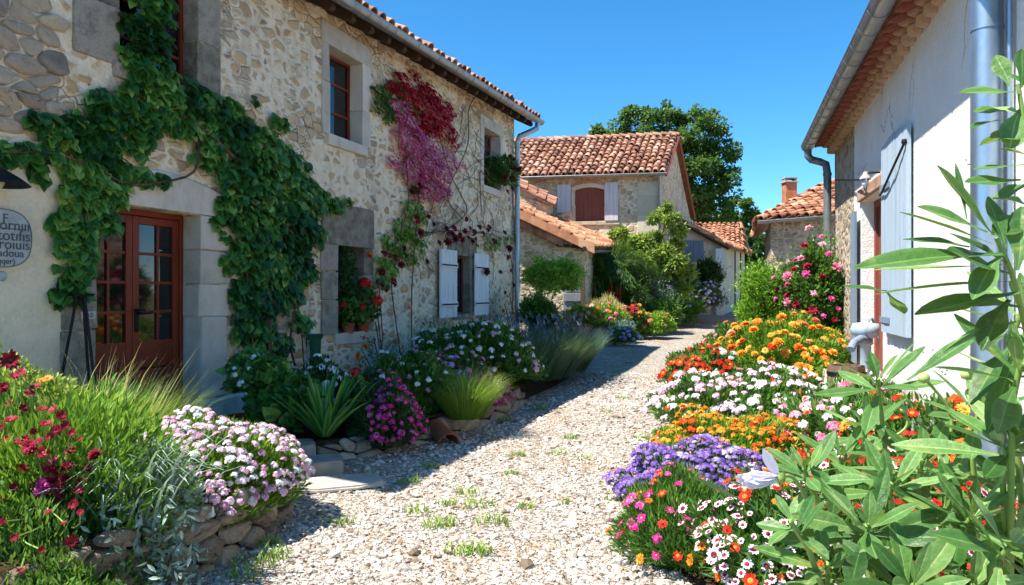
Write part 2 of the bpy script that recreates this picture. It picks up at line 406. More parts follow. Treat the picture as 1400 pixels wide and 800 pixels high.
# ------------------------------------------------------------------ ground and lane
rng = np.random.RandomState(7)
def sheet(name, xs, ys, dz, mat, zf=None):
    X, Y = np.meshgrid(xs, ys); Z = gz(X, Y) + dz
    if zf is not None: Z = Z + zf(X, Y)
    nx, ny = len(xs), len(ys); i = np.arange(ny - 1)[:, None] * nx; j = np.arange(nx - 1)[None]
    F = np.stack([i + j, i + j + 1, i + nx + j + 1, i + nx + j], -1).reshape(-1, 4)
    g = G(); g.add(np.stack([X, Y, Z], -1).reshape(-1, 3), [F]); o = g.build(name, mat, smooth=True); o['kind'] = 'structure'; return o
m_ = M('dry_ground'); n_ = m_.noise(m_.coord(), 1.2, 6, .65)
MT['ground'] = m_.bump(m_.noise(m_.coord(), 12, 5), .6, .03).done(m_.ramp(n_, [(.3, '5d5a3a'), (.5, '7b7450'), (.7, '9a8f72')]), .95, .1)
sheet('ground', np.array([-900, -200, -60, -20, -8, -4, 0, 4, 8, 12, 20, 60, 200, 900.]),
      np.concatenate([[-600, -100, -30, -6], np.arange(0, 60, 1.5), [60, 80, 140, 300, 1200]]), -.06, MT['ground'])
m = M('lane_gravel'); c = m.coord()
cw = vadd(m, c, m.noise(c, 14, 2, out='Color'), .05)
A1 = m.n('TexVoronoi', Vector=cw, Scale=34.0); A2 = m.n('TexVoronoi', Vector=cw, Scale=75.0)
e1 = m.n('TexVoronoi', {'feature': 'DISTANCE_TO_EDGE'}, Vector=cw, Scale=34.0).outputs['Distance']
r1 = m.n('SeparateColor', Color=A1.outputs['Color']).outputs[0]; r2 = m.n('SeparateColor', Color=A2.outputs['Color']).outputs[1]
st = m.ramp(r1, [(0, '75685a'), (.15, '988a7a'), (.4, 'b2a798'), (.65, 'c2b9ad'), (.85, 'd0cac1'), (1, '8b8680')])
st2 = m.ramp(r2, [(0, '5c5044'), (.4, '8e7f6e'), (.7, 'aa9d8e'), (1, 'bdb4a8')])
big = m.noise(c, .9, 5, .65); med = m.noise(c, 4.5, 4, .6)
pick = m.math('GREATER_THAN', m.math('ADD', r1, m.math('MULTIPLY', m.math('SUBTRACT', med, .5), 1.2)), .38)
col = m.mix(pick, st2, st)
col = m.mix(m.mrange(e1, .0, .07, .55, 0), col, '5c4a35')
col = m.mix(m.mrange(big, .48, .66, 0, .55), col, 'a08660')
col = m.mix(m.mrange(m.noise(c, 2.1, 5, .7), .58, .7, 0, .35), col, '77694c')
h = m.math('ADD', m.mrange(A1.outputs['Distance'], 0, .6, 1, 0), m.math('MULTIPLY', m.mrange(A2.outputs['Distance'], 0, .6, 1, 0), .5))
m.bump(h, 1.0, .022); MT['gravel'] = m.done(col, .9, .2)
sheet('lane', np.arange(-6, 12.1, .4), np.arange(-3, 58, .4), 0, MT['gravel'],
      lambda X, Y: .018 * np.sin(1.7 * X + .6 * Y) * np.sin(.9 * Y - .5 * X))

# ------------------------------------------------------------------ building helpers
def wall_sheet(g, x0, x1, z0, top, ops=(), mat=0, rmat=None):
    xs = sorted({x0, x1, *[o[0] for o in ops], *[o[1] for o in ops]}); zs = sorted({z0, *[o[2] for o in ops], *[o[3] for o in ops]})
    T = top if callable(top) else (lambda x: top)
    for a, b in zip(xs[:-1], xs[1:]):
        for k, za in enumerate(zs):
            zb = (zs[k + 1], zs[k + 1]) if k + 1 < len(zs) else (T(a), T(b))
            cx, cz = (a + b) / 2, (za + zb[0]) / 2
            if any(o[0] < cx < o[1] and o[2] < cz < o[3] for o in ops): continue
            g.add([(a, 0, za), (b, 0, za), (b, 0, zb[1]), (a, 0, zb[0])], [[0, 1, 2, 3]], .5, mat)
    for a, b, c, d, dep in ops:
        g.add([(a, 0, c), (a, 0, d), (a, dep, d), (a, dep, c)], [[0, 1, 2, 3]], .5, mat)
        g.add([(b, 0, c), (b, dep, c), (b, dep, d), (b, 0, d)], [[0, 1, 2, 3]], .5, mat)
        g.add([(a, 0, d), (b, 0, d), (b, dep, d), (a, dep, d)], [[0, 1, 2, 3]], .5, mat)
        g.add([(a, 0, c), (a, dep, c), (b, dep, c), (b, 0, c)], [[0, 1, 2, 3]], .5, mat)
    return g

def half_tile(n=6):
    a = np.linspace(0, PI, n + 1); V = []
    for y, r, z in ((0, 1.0, 1.0), (1, .78, .0)):
        V += [(math.cos(t) * r, y, math.sin(t) * r + z * .35) for t in a]
    k = n + 1; F = [[i, i + k, i + k + 1, i + 1] for i in range(n)]
    V += [(math.cos(t) * .8, 0.0, math.sin(t) * .8 + .35) for t in a]       # clay thickness shown at the open end
    F += [[i, i + 1, 2 * k + i + 1, 2 * k + i] for i in range(n)]
    V += [(math.cos(t) * .8, .35, math.sin(t) * .7 + .2) for t in a]
    F += [[2 * k + i, 2 * k + i + 1, 3 * k + i + 1, 3 * k + i] for i in range(n)]
    return np.array(V), np.array(F)
TILE = half_tile()

def roof_tiles(g, A, B, C, D, rng, cw=.21, rl=.36, rows=None, thick=.07, jit=1.0):
    """A-B the eave, D-C the ridge; canal tiles in columns over a slab"""
    A, B, C, D = [np.array(p, float) for p in (A, B, C, D)]
    n = max(2, int(round(np.linalg.norm(B - A) / cw))); hgt = np.linalg.norm((D + C - A - B) / 2)
    mm = max(1, int(round(hgt / rl))); R_ = mm if rows is None else min(rows, mm)
    i, j = np.meshgrid(np.arange(n), np.arange(R_)); u = ((i + .5) / n).ravel(); v = (j / mm).ravel()
    f = lambda u, v: (A * ((1 - u) * (1 - v))[:, None] + B * (u * (1 - v))[:, None] + C * (u * v)[:, None] + D * ((1 - u) * v)[:, None])
    P = f(u, v); d = f(u, v + .01) - P; e = f(u + .01, v) - P
    nr = np.cross(e, d); nr /= np.linalg.norm(nr, axis=1)[:, None]; nr *= np.sign(nr[:, 2:3])
    N = len(P); rad = cw * .46
    d = d / np.linalg.norm(d, axis=1)[:, None] + rng.normal(0, .02 * jit, (N, 3)); nr = nr + rng.normal(0, .03 * jit, (N, 3))
    R = basis(d, nr, hgt / mm * 1.18, rad * rng.uniform(.93, 1.07, N))
    P = P + rng.normal(0, .012 * jit, (N, 3)) - d * .02
    ct = rng.uniform(-.12, .12, n)[i.ravel()]
    g.inst((TILE[0], TILE[1]), R, P, np.clip(.45 + ct + rng.normal(0, .22, N), 0, 1))
    nn = np.cross(B - A, D - A); nn /= np.linalg.norm(nn); nn *= np.sign(nn[2]); o = nn * thick
    V = [A, B, C, D, A - o, B - o, C - o, D - o]
    g.add(V, [[0, 1, 2, 3], [7, 6, 5, 4], [0, 4, 5, 1], [1, 5, 6, 2], [2, 6, 7, 3], [3, 7, 4, 0]], .12)

def gutter(g, p0, p1, r=.08, seam=.9):
    p0, p1 = np.array(p0, float), np.array(p1, float); d = p1 - p0; L = np.linalg.norm(d); d /= L
    side = np.cross(d, [0, 0, 1.]); side /= np.linalg.norm(side); up = np.cross(side, d)
    def strip(a, b, ro, ri):
        t = np.linspace(PI, 2 * PI, 11); V = []
        for q in (a, b):
            for rr in (ro, ri): V += [p0 + d * q + side * math.cos(x) * rr + up * math.sin(x) * rr for x in t]
        k = 11; F = []
        for i in range(10):
            F += [[i, i + 1, 2 * k + i + 1, 2 * k + i], [k + i, 3 * k + i, 3 * k + i + 1, k + i + 1], [i, k + i, k + i + 1, i + 1], [2 * k + i, 2 * k + i + 1, 3 * k + i + 1, 3 * k + i]]
        for e in (0, 10): F.append([e, 2 * k + e, 3 * k + e, k + e])
        g.add(V, F)
    strip(0, L, r, r - .006)
    q = seam * .4
    while q < L - .05:
        strip(q, q + .022, r + .007, r + .0005); q += seam
    for e in (0, L):                                     # stop ends
        t = np.linspace(PI, 2 * PI, 11)
        g.add([p0 + d * e + side * math.cos(x) * (r - .001) + up * math.sin(x) * (r - .001) for x in t], [list(range(11))])
    for sgn in (1, -1):
        g.tube([p0 + side * r * sgn, p1 + side * r * sgn], .011, 6)

def plank_panel(g, x0, x1, z0, z1, y, n, t=.028, gap=.006, rng=rng, arch=0.0):
    wd = (x1 - x0) / n
    for i in range(n):
        a, b = x0 + i * wd, x0 + (i + 1) * wd
        q = ((a + b) / 2 - (x0 + x1) / 2) / ((x1 - x0) / 2)
        g.box((a + gap / 2, y - t / 2 + rng.uniform(-.003, .003), z0), (b - gap / 2, y + t / 2, z1 + arch * (1 - q * q)), .004, rng.uniform(.2, .8))

def kid(g, name, mats, root, smooth=False, **p):         # geometry given in world coordinates, root without rotation
    return g.build(name, mats, root, loc=tuple(-x for x in root.location), smooth=smooth, **p)

def blocks(g, x0, x1, z0, z1, n, y0, y1, rng, bev=.012, vertical=True, ex=.02):
    e = np.linspace(z0, z1, n + 1) if vertical else np.linspace(x0, x1, n + 1)
    e[1:-1] += rng.uniform(-.2, .2, n - 1) * (e[1] - e[0]); 
    for a, b in zip(e[:-1], e[1:]):
        j = rng.uniform(-.006, .006)
        if vertical: g.box((x0 + rng.uniform(-ex, ex), y0 + j, a + .003), (x1 + rng.uniform(-ex, ex), y1, b - .003), bev, rng.uniform(.25, .75), jit=.008, rng=rng)
        else: g.box((a + .003, y0 + j, z0), (b - .003, y1, z1 + rng.uniform(-.01, .02)), bev, rng.uniform(.25, .75), jit=.008, rng=rng)

def rock_templates(rng, n=10, sub=3):
    T = []
    for k in range(n):
        b = bmesh.new(); bmesh.ops.create_icosphere(b, subdivisions=sub, radius=1)
        V = np.array([v.co[:] for v in b.verts]); F = np.array([[v.index for v in f.verts] for f in b.faces]); b.free()
        p = 5.0; V = V / (np.abs(V) ** p).sum(1)[:, None] ** (1 / p)            # towards a block
        V = V * (1 + .07 * np.sin(V[:, [1, 2, 0]] * 2.3 + rng.uniform(0, 6, 3)))
        for q in range(14):
            d = rdir(rng, 1)[0]; c = rng.uniform(.92, 1.3); h = V @ d
            V = V - np.where(h > c, h - c, 0)[:, None] * d                      # split faces
        V = V + rng.normal(0, .01, V.shape) + .025 * np.sin(V[:, ::-1] * 7 + rng.uniform(0, 6, 3))
        V = V / np.abs(V).max(0)
        T.append((V * .5, F))
    return T
ROCK = rock_templates(np.random.RandomState(3))

def vor_stones(g, s0, s1, z0, z1, size, place, rng, gap=.008, relief=.05, squash=.62, top=None, tints=(.5, .25), keep=None):
    """fitted rubble: irregular cells in (s, z), each a stone with a rounded, bulging face; place(s, z, d) -> point d in front of the wall"""
    P = []; zh = size * squash; z = z0 - zh; r = 0
    while z < z1 + zh:
        x = s0 - size + (r % 2) * size * .5; hh = zh * rng.uniform(.75, 1.3)
        while x < s1 + size: P.append((x + rng.normal(0, size * .2), (z + rng.normal(0, hh * .2)) / squash)); x += size * rng.uniform(.55, 1.5)
        z += hh; r += 1
    P = np.array(P)
    for k in range(len(P)):
        c = P[k]
        if not (s0 - size * .4 < c[0] < s1 + size * .4 and z0 - size * .3 < c[1] * squash < z1 + size * .25): continue
        if keep is not None and not keep(c[0], c[1] * squash): continue
        poly = [c + np.array(v) * size * 1.6 for v in ((-1, -1), (1, -1), (1, 1), (-1, 1))]
        planes = [((P[m_n] - c) / np.linalg.norm(P[m_n] - c), np.linalg.norm(P[m_n] - c) / 2 - gap * rng.uniform(.5, 1.4)) for m_n in np.argsort(((P - c) ** 2).sum(1))[1:16]]
        planes += [(np.array([0, 1.]), (z1 + rng.uniform(-.02, .03)) / squash - c[1]), (np.array([0, -1.]), c[1] - (z0 - .03) / squash), (np.array([1., 0]), s1 + .05 - c[0]), (np.array([-1., 0]), c[0] - s0 + .05)]
        for nrm, lim in planes:
            new = []
            for a, b in zip(poly, poly[1:] + poly[:1]):
                da, db = (a - c) @ nrm - lim, (b - c) @ nrm - lim
                if da <= 0: new.append(a)
                if da * db < 0: new.append(a + (b - a) * da / (da - db))
            poly = new
            if len(poly) < 3: break
        if len(poly) < 3: continue
        poly = np.array(poly)
        if np.ptp(poly[:, 0]) < size * .2 or np.ptp(poly[:, 1]) < size * .2: continue
        for wgt in (.2, .28):                                                   # round the corners
            nx = np.roll(poly, -1, 0); poly = np.stack([poly * (1 - wgt) + nx * wgt, poly * wgt + nx * (1 - wgt)], 1).reshape(-1, 2)
        ctr = poly.mean(0); n = len(poly); V = []; rel = relief * rng.uniform(.5, 1.25); til = rng.normal(0, .18, 2) * relief / size * 3
        for f, d in ((1.0, -.04), (.99, .0), (.95, .55), (.84, .86), (.55, 1.0), (.22, 1.02)):
            for p in poly:
                q = ctr + (p - ctr) * f; w_ = q - ctr
                dd = d * rel + (rng.normal(0, rel * .09) + w_ @ til if d > .5 else 0); V.append(place(q[0], q[1] * squash, dd))
        V.append(place(ctr[0], ctr[1] * squash, rel * 1.02))
        F = [[r_ * n + i_, r_ * n + (i_ + 1) % n, (r_ + 1) * n + (i_ + 1) % n, (r_ + 1) * n + i_] for r_ in range(5) for i_ in range(n)]; F += [[5 * n + i_, 5 * n + (i_ + 1) % n, 6 * n] for i_ in range(n)]
        g.add(V, F, np.clip(rng.normal(*tints), 0, 1))

def dry_wall(g, pts, h, rng, size=.2, depth=.2):
    """dry-stone edging along a polyline of (x, y), lane side on its right: fitted face stones and flat cap stones"""
    pts = np.array(pts, float); 
    for _ in range(2): pts = np.concatenate([[pts[0]], np.stack([pts[:-1] * .75 + pts[1:] * .25, pts[:-1] * .25 + pts[1:] * .75], 1).reshape(-1, 2), [pts[-1]]])
    seg = np.linalg.norm(np.diff(pts, axis=0), axis=1); cum = np.concatenate([[0], np.cumsum(seg)])
    def at(s_):
        q = np.clip(s_, 0, cum[-1]); k = min(max(np.searchsorted(cum, q, side='right') - 1, 0), len(seg) - 1); d = (pts[k + 1] - pts[k]) / seg[k]
        p = pts[k] + d * (q - cum[k]) + d * (s_ - q); return p, np.array([d[1], -d[0]])
    hh = h + .03 * np.sin(np.arange(40) * 2.1)
    def place(s_, z, d):
        p, nrm = at(s_); p = p + nrm * (d - .12 * z / max(h, .1) * .5); return (p[0], p[1], float(gz(p[0], p[1])) + z - .02)
    vor_stones(g, 0, cum[-1], 0, h, size, place, rng, .007, .055, .5, tints=(.5, .28))
    core = []                                                                    # packed earth behind the faces
    for s_ in np.linspace(0, cum[-1], 24):
        p, nrm = at(s_); q = p - nrm * depth; z = float(gz(p[0], p[1])); core += [(p[0] - nrm[0] * .02, p[1] - nrm[1] * .02, z - .1), (p[0] - nrm[0] * .06, p[1] - nrm[1] * .06, z + h * .97), (q[0], q[1], z + h * .97), (q[0], q[1], z - .1)]
    g.add(core, [[4 * i_ + k, 4 * i_ + (k + 1) % 4, 4 * i_ + 4 + (k + 1) % 4, 4 * i_ + 4 + k] for i_ in range(23) for k in range(4)] + [[3, 2, 1, 0], [92, 93, 94, 95]], .02, 1)

# ------------------------------------------------------------------ the old stone house
FL = Frame(-3.3, 7.3, .35, 1)
rng = np.random.RandomState(11)
house = thing('stone_house', 'old rubble stone house with red glazed door, climbing plants and zinc gutter', 'house', (FL.o[0], FL.o[1], 0), FL.rz)
XN = -2.33; XF = FL.hit(703, 300)[0]
ga = FL.hit(455, 2, .42); gb = FL.hit(757, 184, .42)
gz_ = lambda x: ga[1] + (gb[1] - ga[1]) * (x - ga[0]) / (gb[0] - ga[0])        # gutter height along the wall
wt = lambda x: gz_(x) + .10
dr = 0.226 * 1.0595; dl = -.97 * 1.0595; DB, DT = .10, FL.hit(272, 294)[1]
def op(x0, y0, x1, y1, dep):                                                     # opening from the pixels of its lower left / upper right
    a = FL.hit(x0, y0); b = FL.hit(x1, y1); return (a[0], b[0], a[1], b[1], dep)
oD = (dl, dr, DB, DT, .21)
o1 = (FL.hit(160, 50)[0], FL.hit(270, 50)[0], FL.hit(250, 122)[1], 4.62, .22)
o2 = (FL.hit(449, 100)[0], FL.hit(496, 100)[0], FL.hit(449, 184)[1], FL.hit(449, 60)[1], .24)
o3 = (FL.hit(660, 200)[0], FL.hit(683, 200)[0], FL.hit(670, 258)[1], FL.hit(670, 178)[1], .25)
oA = (FL.hit(459, 400)[0], FL.hit(497, 400)[0], FL.hit(478, 456)[1], FL.hit(478, 336)[1], .28)
oB = (FL.hit(620, 400)[0], FL.hit(643, 400)[0], FL.hit(632, 431)[1], FL.hit(632, 349)[1], .2)
g = wall_sheet(G(), XN, XF, -.3, wt, [oD, o1, o2, o3, oA, oB])
DEP = 7.0
g.add([(XF, 0, -.3), (XF, DEP, -.3), (XF, DEP, wt(XF)), (XF, DEP / 2, wt(XF) + 1.6), (XF, 0, wt(XF))], [[0, 1, 2, 3, 4]])
g.add([(XN, 0, -.3), (XN, DEP, -.3), (XN, DEP, wt(XN)), (XN, DEP / 2, wt(XN) + 1.6), (XN, 0, wt(XN))], [[4, 3, 2, 1, 0]])
g.add([(XN, DEP, -.3), (XF, DEP, -.3), (XF, DEP, wt(XF)), (XN, DEP, wt(XN))], [[3, 2, 1, 0]])
g.build('wall', MT['facade'], house)
# lime plaster coat round the sign and the door's near side, with a broken upper edge
g = G(); zb = FL.hit(80, 205)[1]
xs = np.linspace(XN, dl - .16, 14); top = zb + np.array([.02, .05, -.03, .0, .06, .02, -.05, .03, .08, .0, -.06, .02, -.1, -.22])
for k in range(13):
    V = []
    for x, zt in ((xs[k], top[k]), (xs[k + 1], top[k + 1])): V += [(x, -.022, -.2), (x, -.018, zt - .06), (x, -.002, zt)]
    g.add(V, [[0, 3, 4, 1], [1, 4, 5, 2]])
g.build('plaster_coat', MT['plaster'], house)
# large laid stones standing out of the mortar high up at the near end
g = G()
vor_stones(g, XN, o1[0] - .5, zb + .08, 4.75, .235, lambda a_, z, d: (a_, -d - .002, z), rng, .007, .04, .52, tints=(.5, .24), keep=lambda a_, z: a_ < o1[0] - .56)
g.build('rubble_stones', MT['wallrock'], house, smooth=True)

def surround(o, jl=.16, jr=.16, lt=.25, sill=.12, mat='ashlar', nj=3, nl=1, proud=.02, sillproud=.05, lintel_over=.14, sm=None):
    a, b, c, d, dep = o
    for x0, x1 in ((a - jl, a + .014), (b - .014, b + jr)):
        if x1 - x0 < .03: continue
        g = G(); blocks(g, x0, x1, c, d, nj, -proud, dep * .96, rng, ex=.006); g.build('jamb', MT[mat], house)
    if lt: g = G(); blocks(g, a - jl - lintel_over, b + jr + lintel_over, d - .014, d + lt, nl, -proud - .008, dep * .9, rng, vertical=False); g.build('lintel', MT[mat], house)
    if sill: g = G(); blocks(g, a - .06, b + .06, c - sill, c + .014, 1, -sillproud, dep * .9, rng, vertical=False); g.build('sill', MT[sm or mat], house)

def casement(o, mat, rows=3, cols=1, dep=.14, parent=None):
    a, b, c, d, _ = o; f = .055
    g = G(); y = dep
    for lo, hi in (((a, y, c), (a + f, y + .06, d)), ((b - f, y, c), (b, y + .06, d)), ((a + f, y, d - f), (b - f, y + .06, d)), ((a + f, y, c), (b - f, y + .06, c + f))): g.box(lo, hi, .006)
    for k in range(1, rows): z = c + (d - c) * k / rows; g.box((a + f, y + .008, z - .016), (b - f, y + .05, z + .016), .004)
    for k in range(1, cols): x = a + (b - a) * k / cols; g.box((x - .02, y + .004, c + f), (x + .02, y + .054, d - f), .004)
    wn = g.build('window', mat, parent or house)
    g = G(); g.box((a + .02, y + .03, c + .02), (b - .02, y + .036, d - .02)); g.build('pane', MT['glass'], wn)
    return wn
surround(o1, .45, .32, 0, .1, 'greyashlar', 2); casement(o1, MT['redwood'], 3, 2, .17)
surround(o2, .16, .2, .28, .14, 'ashlar', 2, 1, .02, .05, .02); casement(o2, MT['redwood'], 3, 1, .2)
surround(o3, .14, .12, .22, .12, 'ashlar', 2, 1, .03, .06, .05)
surround(oA, .36, .24, .55, .14, 'greyashlar', 3, 1, .03, .06, .0, 'ashlar')
surround(oB, .04, .04, .36, .08, 'greyashlar', 2, 1, .02, .05, .25)
casement(o3, MT['brownwood'], 2, 2, .2); casement(oA, MT['oldwood'], 3, 2, .24); casement(oB, MT['brownwood'], 1, 2, .14)
# door surround
g = G(); blocks(g, dr - .02, dr + .42, 1.25, DT, 3, -.03, .2, rng, .015, ex=.008); g.build('jamb', MT['ashlar'], house)
g = G(); blocks(g, dr - .02, dr + .36, .4, 1.25, 1, -.05, .2, rng, .03, ex=.008); g.build('jamb', MT['ashlar'], house)
g = G(); blocks(g, dr - .04, dr + .62, .12, .4, 1, -.16, .2, rng, .02); g.build('plinth', MT['ashlar'], house)
g = G(); blocks(g, dl - .3, dl + .015, .1, DT, 4, -.035, .21, rng, .015); g.build('jamb', MT['greyashlar'], house)
g = G(); xa, xb = dl - .25, dr + .45; n = 12                                     # low-arched lintel cut from one block
V = []; F = []
for i in range(n + 1):
    t = i / n; x = xa + (xb - xa) * t; zt = DT + .22 + .16 * math.sin(PI * t)
    V += [(x, -.04, DT + .005), (x, -.04, zt - .02), (x, -.02, zt), (x, .2, zt), (x, .2, DT + .005)]
for i in range(n):
    for k in range(5): F.append([5 * i + k, 5 * i + (k + 1) % 5, 5 * i + 5 + (k + 1) % 5, 5 * i + 5 + k])
F += [[4, 3, 2, 1, 0], [5 * n + k for k in range(5)]]
g.add(V, F, .62); g.build('lintel', MT['ashlar'], house)
g = G(); g.box((dl, -.12, -.1), (dr, .3, .1), .02, .4); g.build('threshold', MT['ashlar'], house)
# the glazed double door: frame, two leaves, panes, handle, bottom panels
y = .2
g = G()
for lo, hi in (((dl, y, DB), (dl + .05, y + .09, DT)), ((dr - .05, y, DB), (dr, y + .09, DT)), ((dl + .05, y, DT - .055), (dr - .05, y + .09, DT))): g.box(lo, hi, .006)
door = g.build('door', MT['redwood'], house)
def leaf(a, b, cols):
    g = G(); f = .075; zr = .98; y = .215
    for lo, hi in (((a, y, DB + .01), (a + f, y + .05, DT - .06)), ((b - f, y, DB + .01), (b, y + .05, DT - .06)), ((a + f, y, DT - .06 - f), (b - f, y + .05, DT - .06)),
                   ((a + f, y, zr - .06), (b - f, y + .05, zr + .05)), ((a + f, y, DB + .01), (b - f, y + .05, DB + .13))): g.box(lo, hi, .008)
    for k in range(1, 4): z = zr + .05 + (DT - .135 - zr - .05) * k / 4; g.box((a + f, y + .008, z - .014), (b - f, y + .042, z + .014), .004)
    for k in range(1, cols): x = a + f + (b - a - 2 * f) * (k + (.12 if cols == 2 else 0)) / cols; g.box((x - .014, y + .006, zr + .05), (x + .014, y + .044, DT - .135), .004)
    for k in range(3): z = DB + .14 + k * .262; g.box((a + f, y + .014 - .004 * k, z), (b - f, y + .045, z + .25), .012, .4)
    lf = g.build('door_leaf', MT['redwood'], door)
    return lf
mid = -.369 * 1.0595
for a, b, cc in ((dl + .052, mid - .002, 2), (mid + .002, dr - .052, 2)): leaf(a, b, cc)
g = G(); g.box((dl + .06, .24, .98), (dr - .06, .246, DT - .1)); g.build('glass', MT['glass'], door)
g = G(); g.box((mid + .02, .2, 1.12), (mid + .06, .216, 1.34), .006); g.tube([(mid + .04, .2, 1.3), (mid + .04, .15, 1.3), (mid + .05, .14, 1.3), (mid + .17, .14, 1.305)], .012)
g.lathe([(0, -.01), (.045, -.01), (.05, 0), (.045, .012), (0, .012)], (mid + .05, .17, 1.33), 14)
g.build('handle', MT['iron'], door, smooth=True)
# open plank shutters of the far lower window
for x0, x1 in ((FL.hit(596, 400)[0], oB[0] - .02), (oB[1] + .03, FL.hit(663, 400)[0])):
    g = G(); plank_panel(g, x0, x1, oB[2] - .02, oB[3] + .06, -.075, 4, .026, .008)
    for z in (oB[2] + .22, oB[3] - .22): g.box((x0 + .01, -.112, z - .045), (x1 - .01, -.088, z + .045), .005, .6)
    sh = g.build('shutter', MT['whitepaint'], house)
    for z in (oB[2] + .22, oB[3] - .22): G().box((x0 + .02, -.118, z - .014), (x1 - .04, -.113, z + .014), .001).build('hinge', MT['iron'], sh)
# roof, rafters, gutter and pipe
zr0, zr1 = wt(XN), wt(XF); ov = .44
e = lambda x: gz_(x) + .10
xl, xr = XN - .3, XF + .42
g = G(); roof_tiles(g, (xl, -ov, e(xl)), (xr, -ov, e(xr)), (xr, DEP / 2, e(xr) + 2.0), (xl, DEP / 2, e(xl) + 2.0), rng, .22, .4, 4)
roof_tiles(g, (xl, DEP + ov, e(xl)), (xr, DEP + ov, e(xr)), (xr, DEP / 2, e(xr) + 2.0), (xl, DEP / 2, e(xl) + 2.0), rng, .22, .4, 1)
roof = g.build('roof', MT['tile'], house)
sl = 2.0 / (DEP / 2 + ov); x = XN + .1
rg = G(); Mx = Matrix.Rotation(math.atan(sl), 4, 'X')
rg.box((-.045, 0, -.13), (.045, .7, 0), .01); rg.tube([(-.046, .015, -.075), (.046, .015, -.075)], .055, 10)
rme = rg.mesh('rafter_tail', MT['darkwood'])
while x < xr - .1:
    put(rme, 'rafter_tail', house, (x, -.4, e(x) - .10 + sl * .04), np.array(Mx.to_3x3())); x += .48
g = G(); gutter(g, (xl, -.5, gz_(xl) + .06), (XF + .48, -.5, gz_(XF + .48) + .06), .085, .72); g.build('gutter', MT['zinc'], house, smooth=False)
g = G(); xp = XF - .09; ze = gz_(xp)
g.tube([(XF + .2, -.5, gz_(XF + .2) + .0), (XF + .19, -.49, ze - .12), (XF + .05, -.38, ze - .22), (xp, -.16, ze - .34), (xp, -.11, ze - .48), (xp, -.10, 2.5), (xp, -.10, .1)], .062, 14)
for z in (ze - .5, 3.4, 2.0, .9): g.tube([(xp, -.10, z), (xp, -.10, z + .05)], .068, 14)
g.build('downpipe', MT['bluezinc'], house, smooth=True)

# ------------------------------------------------------------------ the white house on the right
FR = Frame(3.92, 8, -.3, -1)
rng = np.random.RandomState(21)
wh = thing('white_house', 'whitewashed house with clay tile eaves, pale blue shutter and zinc pipes', 'house', (FR.o[0], FR.o[1], 0), FR.rz)
xs_ = FR.hit(1140, 250)[0]; xw = FR.hit(1168, 250)[0]; xn = 6.2
za = FR.hit(1168, 158)[1]; 
oDr = (FR.hit(1178, 300)[0], FR.hit(1205, 300)[0], .62, FR.hit(1190, 268)[1], .2)
WT = za + .05
g = wall_sheet(G(), xw, xn, -.3, WT, [oDr]); 
g.add([(xn, 0, -.3), (xn, 6, -.3), (xn, 6, WT), (xn, 3, WT + 1.5), (xn, 0, WT)], [[0, 1, 2, 3, 4]])
g.add([(xn, 6, -.3), (xs_, 6, -.3), (xs_, 6, WT), (xn, 6, WT)], [[0, 1, 2, 3]])
g.build('wall', MT['whitewash'], wh)
g = wall_sheet(G(), xs_, xw - .002, -.3, WT, []); 
for v in g.v: v[:, 1] += .012
g.add([(xs_, 6, -.3), (xs_, .012, -.3), (xs_, .012, WT), (xs_, 3, WT + 1.5), (xs_, 6, WT)], [[0, 1, 2, 3, 4]])
g.build('stone_wall', MT['greystone'], wh)
gA = FR.hit(1099, 212, .40); gB = FR.hit(1150, 0, .46)
gzr = lambda x: gA[1] + (gB[1] - gA[1]) * (x - gA[0]) / (gB[0] - gA[0])
ovr = lambda x: .42
xl, xr = gA[0] + .1, xn + .3
GZ = gA[1] + .08; RI = WT + 1.55
g = G(); roof_tiles(g, (xl, -.28, GZ + .06), (xr, -.28, GZ + .06), (xr, 3, RI), (xl, 3, RI), rng, .22, .4, 2)
roof_tiles(g, (xl, 6.4, GZ + .06), (xr, 6.4, GZ + .06), (xr, 3, RI), (xl, 3, RI), rng, .22, .4, 1)
wroof = g.build('roof', MT['tile'], wh)
sl = (RI - GZ - .06) / 3.4; Mx = Matrix.Rotation(math.atan(sl), 4, 'X')
g = G(); g.box((xl, -.275, 0), (xr, .1, .02)); 
for v in g.v: v[:, 2] += GZ - .035 + (v[:, 1] + .4) * sl
g.build('soffit', MT['soffit'], wroof)
# the clay channel tiles bulging below the soffit and the row of corbel stones on the wall head
rg = G(); a = np.linspace(PI, 2 * PI, 9); V = []; ys = np.array([0, .02, .05, .1, .2, .3]); sc = np.array([.15, .55, .85, 1, 1, 1])
for yy, q in zip(ys, sc): V += [(math.cos(t) * .062 * q, yy, math.sin(t) * .05 * q) for t in a]
F = [[k * 9 + i, k * 9 + i + 1, k * 9 + i + 10, k * 9 + i + 9] for k in range(5) for i in range(8)]
rg.add(V, F, .15); tme = rg.mesh('channel_tile', MT['brownwood'], True)
cg = G()
for k, (p, zt, hh) in enumerate(((.17, -.0, .075), (.10, -.08, .085))):
    V = [(-.07, .02, zt), (.07, .02, zt), (.075, -p * .6, zt), (0, -p, zt), (-.075, -p * .6, zt)]; V += [(q[0] * .92, q[1], q[2] - hh) for q in V]
    b = bmesh.new(); bv = [b.verts.new(q) for q in V]
    for f in ([0, 1, 2, 3, 4][::-1], [5, 6, 7, 8, 9], *[[i, (i + 1) % 5, 5 + (i + 1) % 5, 5 + i] for i in range(5)]): b.faces.new([bv[i] for i in f])
    bmesh.ops.recalc_face_normals(b, faces=b.faces); bmesh.ops.bevel(b, geom=b.edges[:], offset=.012, segments=2, affect='EDGES'); cg.bm(b, .4 + .3 * k)
cme = cg.mesh('corbel', MT['soffit']); x = xl + .12
